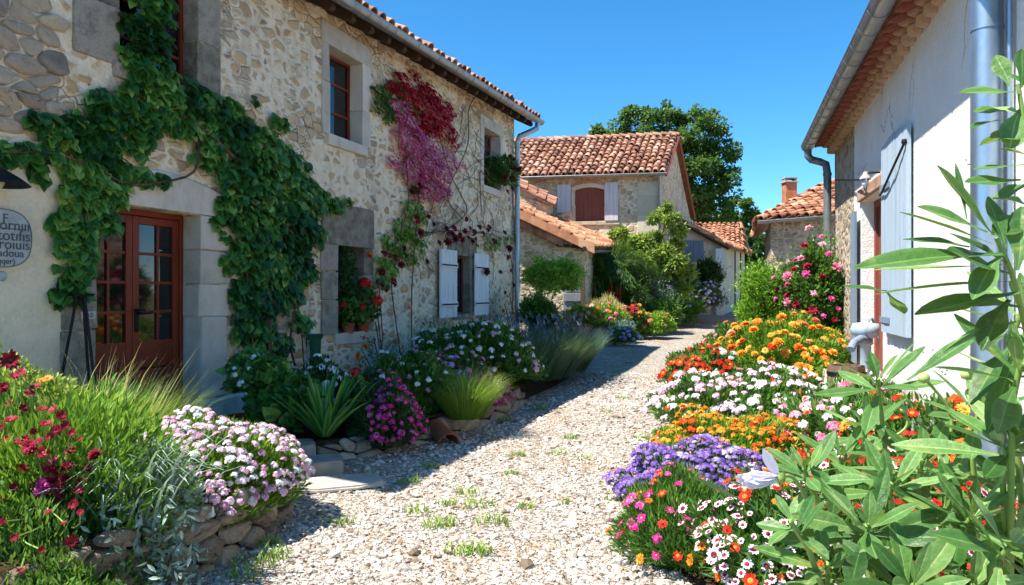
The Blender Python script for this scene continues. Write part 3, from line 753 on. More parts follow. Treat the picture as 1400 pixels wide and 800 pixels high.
while x < xr:
    put(tme, 'channel_tile', wh, (x + .11, -.262, GZ - .032 + .04 * sl), np.array(Mx.to_3x3()) @ rot('Y', rng.normal(0, .05)))
    put(cme, 'corbel', wh, (x, 0, GZ - .05 + .22 * sl), rot('Z', rng.normal(0, .06)) @ np.diag([rng.uniform(.9, 1.05), rng.uniform(.85, 1.1), rng.uniform(.9, 1.1)])); x += .225
g = G(); gutter(g, (xl - .02, -.36, GZ + .03), (xr, -.36, GZ + .03), .085, .42); g.build('gutter', MT['zinc'], wh)
g = G(); xp = xs_ + .1
g.tube([(xl + .1, -.36, GZ - .04), (xl + .1, -.36, GZ - .13), (xl + .16, -.32, GZ - .2), (xp - .1, -.2, GZ - .22), (xp, -.12, GZ - .28), (xp, -.1, GZ - .42), (xp, -.1, 1.5), (xp, -.1, 0)], .055, 14)
for z in (GZ - .45, 1.6): g.tube([(xp, -.1, z), (xp, -.1, z + .04)], .062, 14)
g.build('downpipe', MT['darkzinc'], wh, smooth=True)
g = G(); xp = FR.hit(1352, 300, .1)[0]; zc = FR.hit(1352, 42, .1)[1]
g.tube([(xp, -.11, GZ - .02), (xp, -.11, 2.0), (xp, -.11, .1)], .078, 20)
g.tube([(xp, -.11, zc), (xp, -.11, zc + .018)], .083, 20); g.box((xp - .1, -.16, zc - .01), (xp - .075, -.05, zc + .03), .006)
g.tube([(xp + .092, -.03, GZ), (xp + .092, -.03, .2)], .014, 8)
g.build('downpipe', MT['bluezinc'], wh, smooth=True)
# plank shutter with its stay bar, the door in its recess and the folded blue leaf beside it
sa, sb = FR.hit(1214, 300)[0], FR.hit(1250, 300)[0]; sz0, sz1 = FR.hit(1232, 458)[1], FR.hit(1232, 183)[1]
g = G(); plank_panel(g, sa, sb, sz0, sz1 - .03, -.04, 7, .04, .012, arch=.05)
sh = g.build('shutter', MT['bluepaint'], wh)
g = G(); q = [(sa + .03 + (sb - sa - .05) * t, -.075 - .02 * math.sin(PI * t), sz1 - .48 + .3 * t ** 1.6) for t in np.linspace(0, 1, 10)]; g.tube(q, .011, 6)
g.lathe([(0, -.02), (.02, -.02), (.024, 0), (.02, .02), (0, .02)], (sb - .02, -.07, sz1 - .16), 10); g.build('stay_bar', MT['iron'], sh)
for z in (sz0 + .12, sz1 - .42): G().box((sa - .03, -.07, z - .03), (sa + .4, -.062, z + .03), .002).build('hinge', MT['slatepaint'], sh)
a, b, c, d, _ = oDr
g = G(); plank_panel(g, a + .06, b - .02, c, d - .06, .19, 6, .04, .006)
g.box((a, .13, c), (a + .075, .21, d), .008); g.box((b - .06, .13, c), (b, .21, d), .008); g.box((a + .075, .13, d - .075), (b - .06, .21, d), .008)
g.build('door', MT['brownwood'], wh)
g = G(); blocks(g, a - .12, b + .1, d, d + .14, 1, -.03, .1, rng, vertical=False); g.build('lintel', MT['soffit'], wh)
g = G(); blocks(g, b, b + .1, c, d, 2, -.012, .2, rng); g.build('jamb', MT['brownwood'], wh)
g = G(); plank_panel(g, a - .34, a - .03, c + .05, d - .1, -.06, 3, .03, .008); g.build('shutter', MT['slatepaint'], wh)
g = G(); g.box((a - .1, -.42, .3), (b + .15, .2, .6), .03, .6); g.box((a - .1, -.8, .0), (b + .15, -.424, .32), .03, .5); g.build('doorstep', MT['ashlar'], wh)
# bracket lantern
lx, lz = FR.hit(1186, 243, .12); 
lamp = thing('wall_lantern', 'small white lantern on an iron bracket high on the white wall', 'lantern', tuple(FR.w(lx, 0, lz)), FR.rz)
r0 = FR.hit(1141, 246, .05)
g = G(); g.tube([(r0[0] - lx, -.04, r0[1] - lz), (-.14, -.12, .0), (0, -.14, .005)], .012, 6); g.tube([(0, 0, .05), (0, -.1, .05), (0, -.14, .03)], .012, 6); g.build('bracket', MT['iron'], lamp)
g = G(); g.lathe([(0, .06), (.014, .06), (.02, .045), (.052, .0), (.055, -.02), (.045, -.02)], (0, -.14, 0), 14); g.build('lamp_shade', MT['whitewash'], lamp, smooth=True)
g = G(); q = [(.065 * math.sin(t), -.14, -.07 - .09 * math.cos(t)) for t in np.linspace(-2.3, 2.3, 14)]; g.tube(q, .009, 6); g.build('loop', MT['darkzinc'], lamp)
g = G(); g.lathe([(0, -.02), (.032, -.025), (.035, -.06), (.02, -.1), (0, -.105)], (0, -.14, 0), 14); m_ = M('lamp_glass'); g.build('glass', m_.done('cfd6da', .1, .6), lamp, smooth=True)

# ------------------------------------------------------------------ the tiled house across the end of the near house
rng = np.random.RandomState(31)
FM = Frame(.25, 24.9, 4.62, -.9)
def loc(fr, p): d = np.array(p[:2]) - fr.o; return np.array([d @ fr.x, d @ fr.y, p[2]])
mh = thing('loft_house', 'stone house with moss-streaked tile roof and brown arched loft hatch', 'house', (FM.o[0], FM.o[1], 0), FM.rz)
L = 4.707; ze = 5.40
pk = loc(FM, W(921, 190, 27.5)); rr = loc(FM, W(944, 300, 33.0)); 
h0 = (FM.hit(786, 280)[0], FM.hit(826, 280)[0], FM.hit(806, 303)[1], FM.hit(806, 256)[1])
g = wall_sheet(G(), -2.5, L, -.2, ze, [(*h0, .16)]); xb = rr[0]
g.add([(L, 0, -.2), (rr[0], rr[1], -.2), rr, pk, (L, 0, ze)], [[0, 1, 2, 3, 4]])
g.add([(-2.5, 0, -.2), (-2.5, rr[1], -.2), (-2.5, rr[1], rr[2]), (-2.5, pk[1], pk[2]), (-2.5, 0, ze)], [[4, 3, 2, 1, 0]])
g.build('wall', MT['sunstone'], mh)
g = G(); blocks(g, L - .75, L + .012, 2.2, ze - .25, 5, -.015, .3, rng); g.build('quoin', MT['cream'], mh)
rA = np.array([-2.7, -.28, ze - .02]); rB = np.array([L + .15, -.28, ze - .02]); rC = pk + [.16, 0, .12]; rD = np.array([-2.7, pk[1], pk[2] + .12])
g = G(); roof_tiles(g, rA, rB, rC, rD, rng, .23, .4)
q = rr + [.2, .2, .1]; roof_tiles(g, q, (-2.7, q[1], q[2]), rD, rC, rng, .23, .4, 1)
# ridge tiles and the verge course
n = 26; t = (np.arange(n) / n)[:, None]; P = rD * (1 - t) + rC * t; d = np.repeat(((rC - rD) / n)[None], n, 0)
g.inst(TILE, basis(d, np.tile([0, 0, 1.], (n, 1)), np.linalg.norm(rC - rD) / n * 1.15, .12), P + [0, 0, .02], np.clip(rng.normal(.5, .2, n), 0, 1))
mroof = g.build('roof', MT['tile'], mh)
g = G(); g.tube([rB + [.02, .1, -.06], rC + [.02, 0, -.05], q + [0, 0, -.05]], .06, 4); g.build('verge_board', MT['brownwood'], mh)
g = G(); gutter(g, (-2.7, -.36, ze - .04), (L + .2, -.36, ze - .04), .07, 1.1); g.build('gutter', MT['zinc'], mh)
g = G(); g.tube([(L - .03, -.36, ze - .1), (L - .03, -.2, ze - .3), (L - .03, -.08, ze - .42), (L - .03, -.08, .5)], .05, 10); g.build('downpipe', MT['bluezinc'], mh, smooth=True)
a, b, c, d = h0; n = 10; g = G(); V = []; F = []
for i in range(n + 1):                                                            # hatch with a segmental head
    t = i / n; x = a + (b - a) * t; zt = d - .02 - .1 * (2 * t - 1) ** 2
    V += [(x, .1, c), (x, .1, zt)]
for i in range(n): F.append([2 * i, 2 * i + 2, 2 * i + 3, 2 * i + 1])
g.add(V, F); 
for i in range(1, 7): x = a + (b - a) * i / 7; g.box((x - .006, .092, c), (x + .006, .1, d - .06))
g.build('hatch', MT['brownwood'], mh)
for w0, w1, nm, mt in ((.0, .13, 'arch', 'cream'), (.14, .24, 'brick_arch', 'orangetile')):
    g = G(); V = []; F = []
    for i in range(n + 1):
        t = i / n; x = a - .1 + (b - a + .2) * t; z = d - .13 * (2 * t - 1) ** 2 + (.0 if w0 == 0 else 0)
        V += [(x, -.03, z + w0), (x, -.03, z + w1), (x, .12, z + w1), (x, .12, z + w0)]
    for i in range(n):
        for k in range(4): F.append([4 * i + k, 4 * i + 4 + k, 4 * i + 4 + (k + 1) % 4, 4 * i + (k + 1) % 4])
    F += [[0, 1, 2, 3], [4 * n + k for k in (3, 2, 1, 0)]]
    g.add(V, F, .6); g.build(nm, MT[mt], mh)
g = G(); blocks(g, a - .11, a, c, d - .12, 2, -.02, .12, rng); g.build('jamb', MT['cream'], mh)
g = G(); blocks(g, a - .2, b + .5, c - .12, c, 2, -.05, .12, rng, vertical=False); g.build('sill', MT['cream'], mh)
for p0, p1, q0, q1 in ((762, 785, 291, 253), (827, 845, 302, 250)):
    x0, x1 = FM.hit(p0, 280)[0], FM.hit(p1, 280)[0] - (.11 if p0 < 780 else 0); z0, z1 = FM.hit(p0, q0)[1], FM.hit(p0, q1)[1]
    g = G(); plank_panel(g, x0, x1, z0, z1, -.06, 3, .03, .004)
    for z in (z0 + (z1 - z0) * .36, z0 + (z1 - z0) * .72): g.box((x0, -.082, z - .02), (x1, -.076, z + .02), .001, .2)
    g.build('shutter', MT['pinkwhite'], mh)
# the small second roof against it
P = [W(706, 253, 22.6), W(757, 281, 22.4), W(760, 273, 24.3), W(706, 246, 24.6)]
g = G(); roof_tiles(g, *[loc(FM, p) for p in (P[1], P[2], P[3], P[0])], rng, .2, .36); g.build('porch_roof', MT['tile'], mh)
g = G(); q = [loc(FM, p) for p in (W(690, 260, 22.7), W(752, 282, 22.6), W(752, 420, 22.6), W(690, 420, 22.7))]; g.add(q, [[3, 2, 1, 0]])
q2 = [loc(FM, p) for p in (W(752, 282, 22.6), W(756, 282, 24.3), W(756, 420, 24.3), W(752, 420, 22.6))]; g.add(q2, [[3, 2, 1, 0]]); g.build('porch_wall', MT['sunstone'], mh)

# ------------------------------------------------------------------ lean-to with the orange tiles
rng = np.random.RandomState(41)
lt = thing('lean_to', 'low stone lean-to with a steep orange tile roof behind the drainpipe', 'outbuilding', (0, 20, 0))
zl = W(700, 288, 20)[2]; zr = W(798, 334, 20)[2]; X0, X1 = -1.2, 2.0
zf = lambda x: zl + (zr - zl) * (x - 0) / 1.96
g = G(); g.add([(X0, 20, -.2), (X1, 20, -.2), (X1, 20, zf(X1)), (X0, 20, zf(X0))], [[0, 1, 2, 3]])
g.add([(X1, 20, -.2), (X1 + 1.6, 25, -.2), (X1 + 1.6, 25, zf(X1)), (X1, 20, zf(X1))], [[0, 1, 2, 3]]); kid(g, 'wall', MT['sunstone'], lt)
A = np.array([X1 + .22, 19.75, zf(X1 + .22) + .05]); B = W(866, 340, 25.6) ; D = np.array([X0, 19.75, zf(X0) + .05]); C = np.array([X0 + 1.6, 25.6, zf(X0) + .25])
g = G(); roof_tiles(g, A, B, C, D, rng, .22, .38); lroof = kid(g, 'roof', MT['orangetile'], lt)
# big verge tiles hung over the front edge
g = G(); n = 8
for i in range(n):
    t = (i + .5) / n; P = D * (1 - t) + A * t; d = (A - D) / n; wl = np.linalg.norm(d)
    for k in range(2):
        x = d / wl; zz = np.array([0, 0, 1.]) ; R = np.stack([x * wl * 1.06, np.array([0, -.05, 0]) + 0 * x, np.array([0, -.04, -.24])], -1)
        b = bmesh.new(); bmesh.ops.create_cube(b, size=1); bmesh.ops.bevel(b, geom=b.edges[:], offset=.05, segments=2, affect='EDGES')
        V = np.array([v.co[:] for v in b.verts]); F = [[v.index for v in f.verts] for f in b.faces]; b.free()
        V[:, 1] += -.9 * (V[:, 0] ** 2) * 2
        if k == 0: g.add(V @ R.T + P + [0, -.02, -.08], F, np.clip(rng.normal(.5, .25), 0, 1))
        elif i < 6: g.add(V @ (R * [1, 1, .9]).T + P + [0, .06, -.3], F, np.clip(rng.normal(.3, .2), 0, 1))
kid(g, 'verge_tiles', MT['orangetile'], lt)
g = G(); gutter(g, A + [.06, .1, -.1], B + [.06, 0, -.1], .07, 1.0); kid(g, 'gutter', MT['zinc'], lt)
g = G(); g.tube([(X1 - .05, 19.7, zf(X1) - .12), (X1 - .05, 25, zf(X1) - .1)], .07, 6); g.tube([(X1 - .8, 19.9, zf(X1) + .0), (X1 + .15, 19.9, zf(X1) - .1)], .05, 6); kid(g, 'beam', MT['darkwood'], lt)
# slatted hatch low on its wall
a0, a1 = W(770, 425, 19.9), W(797, 388, 19.9)
g = G()
for k in range(3): z = a0[2] + (a1[2] - a0[2]) * k / 3; g.box((a0[0], 19.9 - .03 * (k % 2), z + .01), (a1[0] - .06, 19.98, z + (a1[2] - a0[2]) / 3 - .01), .01)
kid(g, 'hatch', MT['greypaint'], lt)
g = G(); g.box((a1[0] - .05, 19.86, a0[2] - .1), (a1[0] + .06, 19.99, a1[2] + .25), .01); kid(g, 'post', MT['oldwood'], lt)

# ------------------------------------------------------------------ barn at the end of the lane
rng = np.random.RandomState(51)
bn = thing('lane_barn', 'small cream barn with orange roof and grey shutters at the lane end', 'barn', (8.6, 30, .6))
P = lambda px, py, Y: W(px, py, Y)
fl, fr_ = P(918, 300, 29.6), P(986, 337, 30.0)
g = G(); g.add([(fl[0], fl[1], .3), (fr_[0], fr_[1], .3), fr_, fl], [[0, 1, 2, 3]])
r2 = P(1018, 345, 34.5); g.add([(fr_[0], fr_[1], .3), (r2[0], r2[1], .3), (r2[0], r2[1], fr_[2]), fr_], [[0, 1, 2, 3]])
kid(g, 'wall', MT['cream'], bn)
rA_, rB_ = fr_ + [.3, -.25, -.03], np.array([r2[0] + .3, r2[1], fr_[2]])
g = G(); roof_tiles(g, rA_, rB_, (r2[0] - 2.8, r2[1], fl[2] + .25), fl + [-.1, -.25, .1], rng, .22, .38)
hA, hB, hC, hD = P(940, 325, 32.5), P(1013, 341, 32.3), P(1012, 306, 36), P(948, 306, 36)
roof_tiles(g, hA, hB, hC, hD, rng, .23, .4)
roof_tiles(g, P(1024, 348, 38), hB + [.05, 0, 0], hC, hC + [.1, .3, 0], rng, .23, .4)
kid(g, 'roof', MT['orangetile'], bn)
g = G(); g.tube([fl + [0, -.2, .02], fr_ + [.25, -.2, -.1]], .07, 4); kid(g, 'verge_board', MT['darkwood'], bn)
for p0, p1 in ((931, 947), (948, 961)):
    q0, q1 = P(p0, 358, 29.65), P(p1, 329, 29.75); g = G()
    n = 4; 
    for k in range(n): xa_ = q0[0] + (q1[0] - q0[0]) * k / n; g.box((xa_ + .004, 29.62, q0[2]), (xa_ + (q1[0] - q0[0]) / n - .004, 29.67, q1[2]), .004, rng.uniform(.2, .8))
    kid(g, 'shutter', MT['slatepaint'], bn)
g = G(); q0 = P(985, 424, 29.9); g.box((q0[0] - .25, 29.7, .4), (q0[0] + .12, 29.95, fr_[2] - .1), .02, .8); kid(g, 'pillar', MT['whitewash'], bn)
u = (r2 - fr_) * [1, 1, 0]; 
def onside(t, z, off=-.04): p = fr_ + u * t; nrm = np.array([-u[1], u[0], 0]) / np.linalg.norm(u); return np.array([p[0], p[1], z]) - nrm * -off
g = G()
for k in range(6):
    t0, t1 = .14 + k * .06, .14 + (k + 1) * .06 - .006
    V = [onside(t0, .75, .05), onside(t1, .75, .05), onside(t1, 2.7, .05), onside(t0, 2.7, .05)]; V = [p - np.array([.05, 0, 0]) for p in V]; g.add(V + [p + np.array([.04, 0, 0]) for p in V], [[0, 1, 2, 3], [7, 6, 5, 4], [0, 4, 5, 1], [1, 5, 6, 2], [2, 6, 7, 3], [3, 7, 4, 0]], rng.uniform(.2, .8))
kid(g, 'door', MT['oldwood'], bn)
for t in (.1, .55, .8): 
    g = G(); p = onside(t, .5); g.box((p[0] - .16, p[1] - .07, .5), (p[0] - .02, p[1] + .07, fr_[2] - .05), .01); kid(g, 'post', MT['darkwood'], bn)

# ------------------------------------------------------------------ hip-roofed house with the chimney, right
rng = np.random.RandomState(61)
hh = thing('hipped_house', 'low rubble house with hipped clay roof, gutter and brick chimney', 'house', (8, 22, .3))
w0, w1 = P(1054, 306, 22), P(1185, 300, 21)
g = G(); g.add([(w0[0], w0[1], 0), (w1[0], w1[1], 0), (w1[0], w1[1], w0[2] + .1), w0 + [0, 0, .1]], [[0, 1, 2, 3]])
g.add([(w0[0] + 1.9, w0[1] + 6, 0), (w0[0], w0[1], 0), w0 + [0, 0, .1], (w0[0] + 1.9, w0[1] + 6, w0[2] + .1)], [[0, 1, 2, 3]]); kid(g, 'wall', MT['greystone'], hh)
e0, e1 = P(1036, 301, 21.7), P(1200, 288, 20.7); tp = P(1135, 249, 24.2); t2 = tp + [4, -.8, 0]
g = G(); roof_tiles(g, e0, e1, t2, tp, rng, .24, .4); roof_tiles(g, e0 + [2, 6.5, 0], e0, tp, tp + [.6, 2, 0], rng, .24, .4); kid(g, 'roof', MT['orangetile'], hh)
g = G(); gutter(g, e0 + [-.05, -.1, -.05], e1 + [0, -.1, -.05], .08, 1); kid(g, 'gutter', MT['darkzinc'], hh)
c0 = P(1079, 262, 25); g = G(); g.box((c0[0] - .19, 24.8, c0[2] - 1.2), (c0[0] + .19, 25.2, c0[2] + .28), .01, .3); ch = kid(g, 'chimney', MT['orangetile'], hh)
g = G(); g.box((c0[0] - .24, 24.75, c0[2] + .285), (c0[0] + .24, 25.25, c0[2] + .33), .01, .6)
for s_ in (-.17, .17): g.box((c0[0] + s_ - .03, 24.85, c0[2] + .335), (c0[0] + s_ + .03, 25.15, c0[2] + .42))
g.box((c0[0] - .22, 24.78, c0[2] + .425), (c0[0] + .22, 25.22, c0[2] + .46), .005); g.build('cap', MT['slab'], ch)
# ------------------------------------------------------------------ leaf and flower shapes
def leaf_grid(ws, droop=.15, fold=.25, n=None):
    k = len(ws); V = []; F = []; T = []
    for i, w_ in enumerate(ws):
        t = i / (k - 1); z = -droop * t * t
        V += [(-.5 * w_, t, z + fold * w_ * .5), (0, t, z), (.5 * w_, t, z + fold * w_ * .5)]; T += [.06, -.05, .06]
    for i in range(k - 1):
        a = 3 * i; F += [[a, a + 1, a + 4, a + 3], [a + 1, a + 2, a + 5, a + 4]]
    return np.array(V), np.array(F), None, np.array(T)
OVAL = leaf_grid([.15, .95, .8, .02], .12, .3)
BROAD = leaf_grid([.3, 1.0, 1.02, .7, .02], .25, .3)
NARROW = leaf_grid([.5, 1.0, .05], .12, .2)
LANCE = leaf_grid([.16, .3, .62, .92, 1.0, .82, .45, .03], .22, .3)
DIAM = (np.array([(0, 0, 0), (.5, .5, .06), (0, 1, 0), (-.5, .5, .06)]), np.array([[0, 1, 2, 3]]))

def disc_petals(g, n, r0, r1, wd, cup, z=0.0, mat=0, tint=.5, rng=None, notch=False):
    a = np.arange(n) * 2 * PI / n + (rng.uniform(0, 6) if rng is not None else 0)
    if rng is not None: a = a + rng.normal(0, .1, n)
    d = np.stack([np.cos(a), np.sin(a), np.full(n, cup)], 1); d /= np.linalg.norm(d, axis=1)[:, None]
    up = np.tile([0, 0, 1.], (n, 1))
    L = np.full(n, r1 - r0) * (rng.uniform(.85, 1.1, n) if rng is not None else 1)
    T = leaf_grid([.45, 1.0, .75 if not notch else .9, .12], .18, .12)
    g.inst((T[0], T[1], None, np.repeat([-.1, .0, .1, .18], 3)), basis(d, up, L, wd), np.stack([np.cos(a) * r0, np.sin(a) * r0, np.full(n, z)], 1), np.full(n, tint) if rng is None else np.clip(tint + rng.normal(0, .12, n), 0, 1), mat)

def dome(g, r, h, z, mat, tint=.5, n=8):
    g.lathe([(r, z), (r * .85, z + h * .6), (r * .4, z + h), (0.0005, z + h * 1.02)], n=n, mat=mat, tint=tint)

FM_ = {}
def daisy(key, mats, n=12, r=1.0, cup=.15, cr=.3, layers=1, seed=0, wd=.42):
    q = np.random.RandomState(seed); g = G()
    for l in range(layers): disc_petals(g, n - 3 * l, cr * .6, r * (1 - .2 * l), r * wd, cup + .25 * l, .02 * l, 0, .45 + .1 * l, q)
    dome(g, cr, cr * .5, 0, 1); FM_[key] = g.mesh(key, mats, False); return FM_[key]
def pompon(key, mat, layers=4, seed=0, n=11):
    q = np.random.RandomState(seed); g = G()
    for l in range(layers):
        t = l / (layers - 1); disc_petals(g, n - 2 * l, .08, 1.0 - .5 * t, .46, .15 + 1.3 * t, .1 * l, 0, .35 + .35 * t, q)
    FM_[key] = g.mesh(key, [mat], False); return FM_[key]
def floret_head(key, mats, m=18, seed=0, size=.34, dome_h=.5, petals=5, jag=.0):
    q = np.random.RandomState(seed); g = G(); f = G(); disc_petals(f, petals, .06, 1.0, .8, .12, 0, 0, .5, q)
    dome(f, .16, .1, .02, 1, .5, 5)
    V = np.concatenate(f.v); fs = f.f; ms = f.m; tt = np.concatenate(f.t) - .5
    k = np.arange(m) + .5; rr = np.sqrt(k / m) * .86; a = k * 2.39996 + q.normal(0, .15, m)
    P = np.stack([rr * np.cos(a), rr * np.sin(a), dome_h * (1 - rr ** 2) + q.normal(0, .05 + jag, m)], 1)
    nr = P * [1, 1, .9] + [0, 0, .5]; dd = np.cross(nr, rdir(q, m))
    tint = np.clip(.5 + q.normal(0, .2, m), 0, 1)
    R = basis(dd, nr, size * q.uniform(.8, 1.1, m), size)
    by = {}
    for a_, b_ in zip(fs, ms): g.inst((V, a_, [b_], tt), R, P, tint) if False else by.setdefault(a_.shape[1], []).append((a_, b_))
    fl = [np.concatenate([x[0] for x in v]) for v in by.values()]; ml = [np.concatenate([x[1] for x in v]) for v in by.values()]
    g.inst((V, fl, ml, tt), R, P, tint)
    FM_[key] = g.mesh(key, mats, False); return FM_[key]
def spike(key, mat, m=40, seed=0, aspect=5.0, wd=.9):
    q = np.random.RandomState(seed); g = G(); t = (np.arange(m) + .5) / m; a = np.arange(m) * 2.4
    d = np.stack([np.cos(a), np.sin(a), np.full(m, .7)], 1); P = np.stack([np.cos(a) * .1, np.sin(a) * .1, t * aspect], 1)
    g.inst((OVAL[0], OVAL[1]), basis(d, np.tile([0, 0, 1.], (m, 1)), (1.0 - .7 * t) * q.uniform(.8, 1.2, m), (1 - .6 * t) * .55), P, np.clip(.4 + q.normal(0, .2, m), 0, 1))
    g.tube([(0, 0, -1.5), (0, 0, aspect)], .06, 4, .1); FM_[key] = g.mesh(key, [mat]); return FM_[key]

GR = lambda *c: [(i / (len(c) - 1), x) for i, x in enumerate(c)]
MT['vine'] = leafmat('vine_leaf', GR('17401a', '2a5e29', '427c34', '64983f', '9cbc5c'), .3, .38, .45)
MT['green'] = leafmat('garden_leaf', GR('1c3a14', '2f5a1e', '467529', '628d38', '8aa850'), .3)
MT['bright'] = leafmat('bright_leaf', GR('2d4f14', '4d7a1e', '6e9a2a', '8fb53a', 'b3cb5c'), .35)
MT['dark'] = MT['dark']
MT['deep'] = leafmat('deep_leaf', GR('10240f', '1b3a17', '274d1f', '3a6230', '5c8046'), .22)
MT['conifer'] = leafmat('conifer_leaf', GR('12280f', '234316', '375d1c', '55782a', '86a040'), .25)
MT['silver'] = leafmat('silver_leaf', GR('4a6258', '6f8a7c', '8ea698', 'adc0b2', 'c8d6c9'), .2, .6)
MT['blueleaf'] = leafmat('blue_green_leaf', GR('22382c', '35523f', '4a6a52', '668468', '8aa488'), .25)
MT['yellowgreen'] = leafmat('yellow_green_leaf', GR('425d22', '66812e', '879f3e', 'a6b556', 'c4cb80'), .4)
MT['grassblade'] = leafmat('grass_blade', GR('33581a', '5b8424', '80a437', 'a8bd5c', 'd0cd8e'), .3)
MT['straw'] = leafmat('dry_grass', GR('8a7a3e', 'b8a560', 'd2c487', 'dfd3a4', 'e8dfbb'), .3)
MT['agave'] = leafmat('striped_leaf', GR('20501c', '36722a', '5c9440', '9cbf72', 'd0dcaa'), .15, .35)
MT['treeleaf'] = leafmat('tree_leaf', GR('1c3816', '2c4f22', '42692e', '5c823f', '83a05c'), .3)
MT['shrub'] = leafmat('shrub_leaf', GR('20431b', '37622b', '567f40', '7c9f5a', 'b3c48a'), .28, .36, .4, True)
MT['stemgreen'] = leafmat('green_stem', GR('4a6b2c', '6b8a3e', '8aa554', 'a3b56c', 'b8c486'), .1)
MT['stemred'] = leafmat('brown_stem', GR('3c2c20', '5a4232', '6e5440', '83684f', '98805f'), .0)
MT['crimson'] = petal('crimson_petal', GR('44030f', '680716', '860d26', '9e1834', 'b43650'))
MT['red'] = petal('red_petal', GR('8d0a0a', 'b8130f', 'd42318', 'e23a28', 'ec6a4e'))
MT['darkred'] = petal('dark_red_petal', GR('2e060a', '4c0a10', '6a0e16', '861820', 'a0303a'))
MT['magenta'] = petal('magenta_petal', GR('8e0f56', 'b51a70', 'cf2c88', 'dc4fa0', 'e886bf'))
MT['pink'] = petal('pink_petal', GR('b23868', 'd05a86', 'e084a4', 'eaa9bd', 'f3d0d8'))
MT['palepink'] = petal('pale_pink_petal', GR('c98fae', 'd9a8c2', 'e8c8d8', 'f2e2e8', 'f8f3f3'))
MT['white'] = petal('white_petal', GR('c9ccd0', 'dcdee2', 'eceef0', 'f4f4f2', 'f8f8f6'))
MT['orange'] = petal('orange_petal', GR('c45612', 'da741c', 'e68f2a', 'eca83c', 'f0c05c'))
MT['flame'] = petal('flame_petal', GR('b8200c', 'd43c10', 'e85f18', 'f08a24', 'f4b23c'))
MT['coral'] = petal('coral_petal', GR('c04a38', 'd8664c', 'e48468', 'eda48a', 'f2c4ae'))
MT['purple'] = petal('purple_petal', GR('553a90', '7150a8', '8e6cba', 'a98aca', 'c6b0dc'))
MT['pinkblossom'] = petal('deep_pink_petal', GR('a01648', 'c22c66', 'd64a86', 'e276a6', 'eeaac8'))
MT['bract'] = petal('crimson_bract', GR('7c081c', 'a80e28', 'c41a36', 'd63a50', 'e06a78'), .35)
MT['lilac'] = petal('lilac_petal', GR('8672b8', 'a28fca', 'bcaedb', 'd2c8e6', 'e6e0f0'))
MT['bluehaze'] = petal('blue_grey_bloom', GR('4c5a68', '63727f', '7f8c98', '98a4ac', 'b4bdc2'))
MT['yellow'] = petal('yellow_petal', GR('b88a10', 'd2a41a', 'e4bc2c', 'ecd050', 'f2e084'))
MT['browneye'] = petal('flower_eye', GR('3a1a0c', '5a2c10', '7a4416', '96601e', 'b07c2a'), 0)

daisy('crimson_daisy', [MT['crimson'], MT['browneye']], 13, 1, .35, .22, 2, 1)
daisy('red_anemone', [MT['red'], MT['darkred']], 9, 1, .3, .3, 1, 2, .7)
pompon('crimson_pompon', MT['crimson'], 4, 3); pompon('magenta_pompon', MT['magenta'], 4, 4); pompon('orange_pompon', MT['orange'], 4, 5, 12)
pompon('coral_pompon', MT['coral'], 4, 6); pompon('red_rose', MT['crimson'], 4, 7, 9); pompon('pink_rose', MT['pink'], 4, 8, 9); pompon('magenta_rose', MT['magenta'], 4, 9, 9)
pompon('dark_rose', MT['darkred'], 4, 10, 9); pompon('flame_pompon', MT['flame'], 4, 12, 11)
for s_ in range(2):
    floret_head(f'candytuft_head{"" if s_ == 0 else "_open"}', [MT['palepink'], MT['pink']], 24, 20 + s_, .40, .22, 5, .13)
    floret_head(f'white_head{"" if s_ == 0 else "_open"}', [MT['white'], MT['yellow']], 20, 30 + s_, .42, .28, 5, .12)
floret_head('geranium_head', [MT['red'], MT['darkred']], 22, 40, .36, .75); floret_head('orange_head', [MT['orange'], MT['flame']], 12, 41, .42, .5)
floret_head('flame_head', [MT['flame'], MT['yellow']], 14, 42, .4, .5); floret_head('purple_head', [MT['purple'], MT['lilac']], 16, 43, .38, .4); floret_head('lilac_head', [MT['lilac'], MT['purple']], 16, 44, .38, .4)
floret_head('magenta_head', [MT['magenta'], MT['darkred']], 12, 45, .42, .4); floret_head('pink_head', [MT['pink'], MT['white']], 14, 46, .4, .5); floret_head('red_head', [MT['red'], MT['darkred']], 14, 47, .4, .4)
floret_head('white_phlox', [MT['white'], MT['white']], 7, 48, .55, .3); floret_head('darkred_head', [MT['darkred'], MT['crimson']], 14, 49, .4, .5)
daisy('red_white_daisy', [MT['palepink'], MT['crimson']], 12, 1, .25, .46, 1, 50, .5); daisy('magenta_daisy', [MT['magenta'], MT['yellow']], 11, 1, .15, .22, 1, 51, .45)
daisy('orange_daisy', [MT['flame'], MT['browneye']], 14, 1, .2, .3, 2, 52); daisy('bicolour_daisy', [MT['red'], MT['orange']], 11, 1, .3, .42, 1, 53, .5); daisy('yellow_daisy', [MT['orange'], MT['browneye']], 14, 1, .2, .3, 2, 54)
spike('salvia_spike', MT['red'], 36, 60, 5); spike('white_spike', MT['white'], 40, 61, 7); spike('purple_spike', MT['bluehaze'], 36, 62, 6); spike('plume', MT['darkred'], 30, 63, 7)

# ------------------------------------------------------------------ plant builders
def lump(d, ph, amp=.14):
    return 1 + amp * (np.sin(d[:, 0] * 5 + ph) * np.sin(d[:, 1] * 4.3 + ph * 2) + .7 * np.sin(d[:, 2] * 6 + d[:, 0] * 7 + ph * 3) + .4 * np.sin(d[:, 1] * 13 + d[:, 2] * 9 + ph))

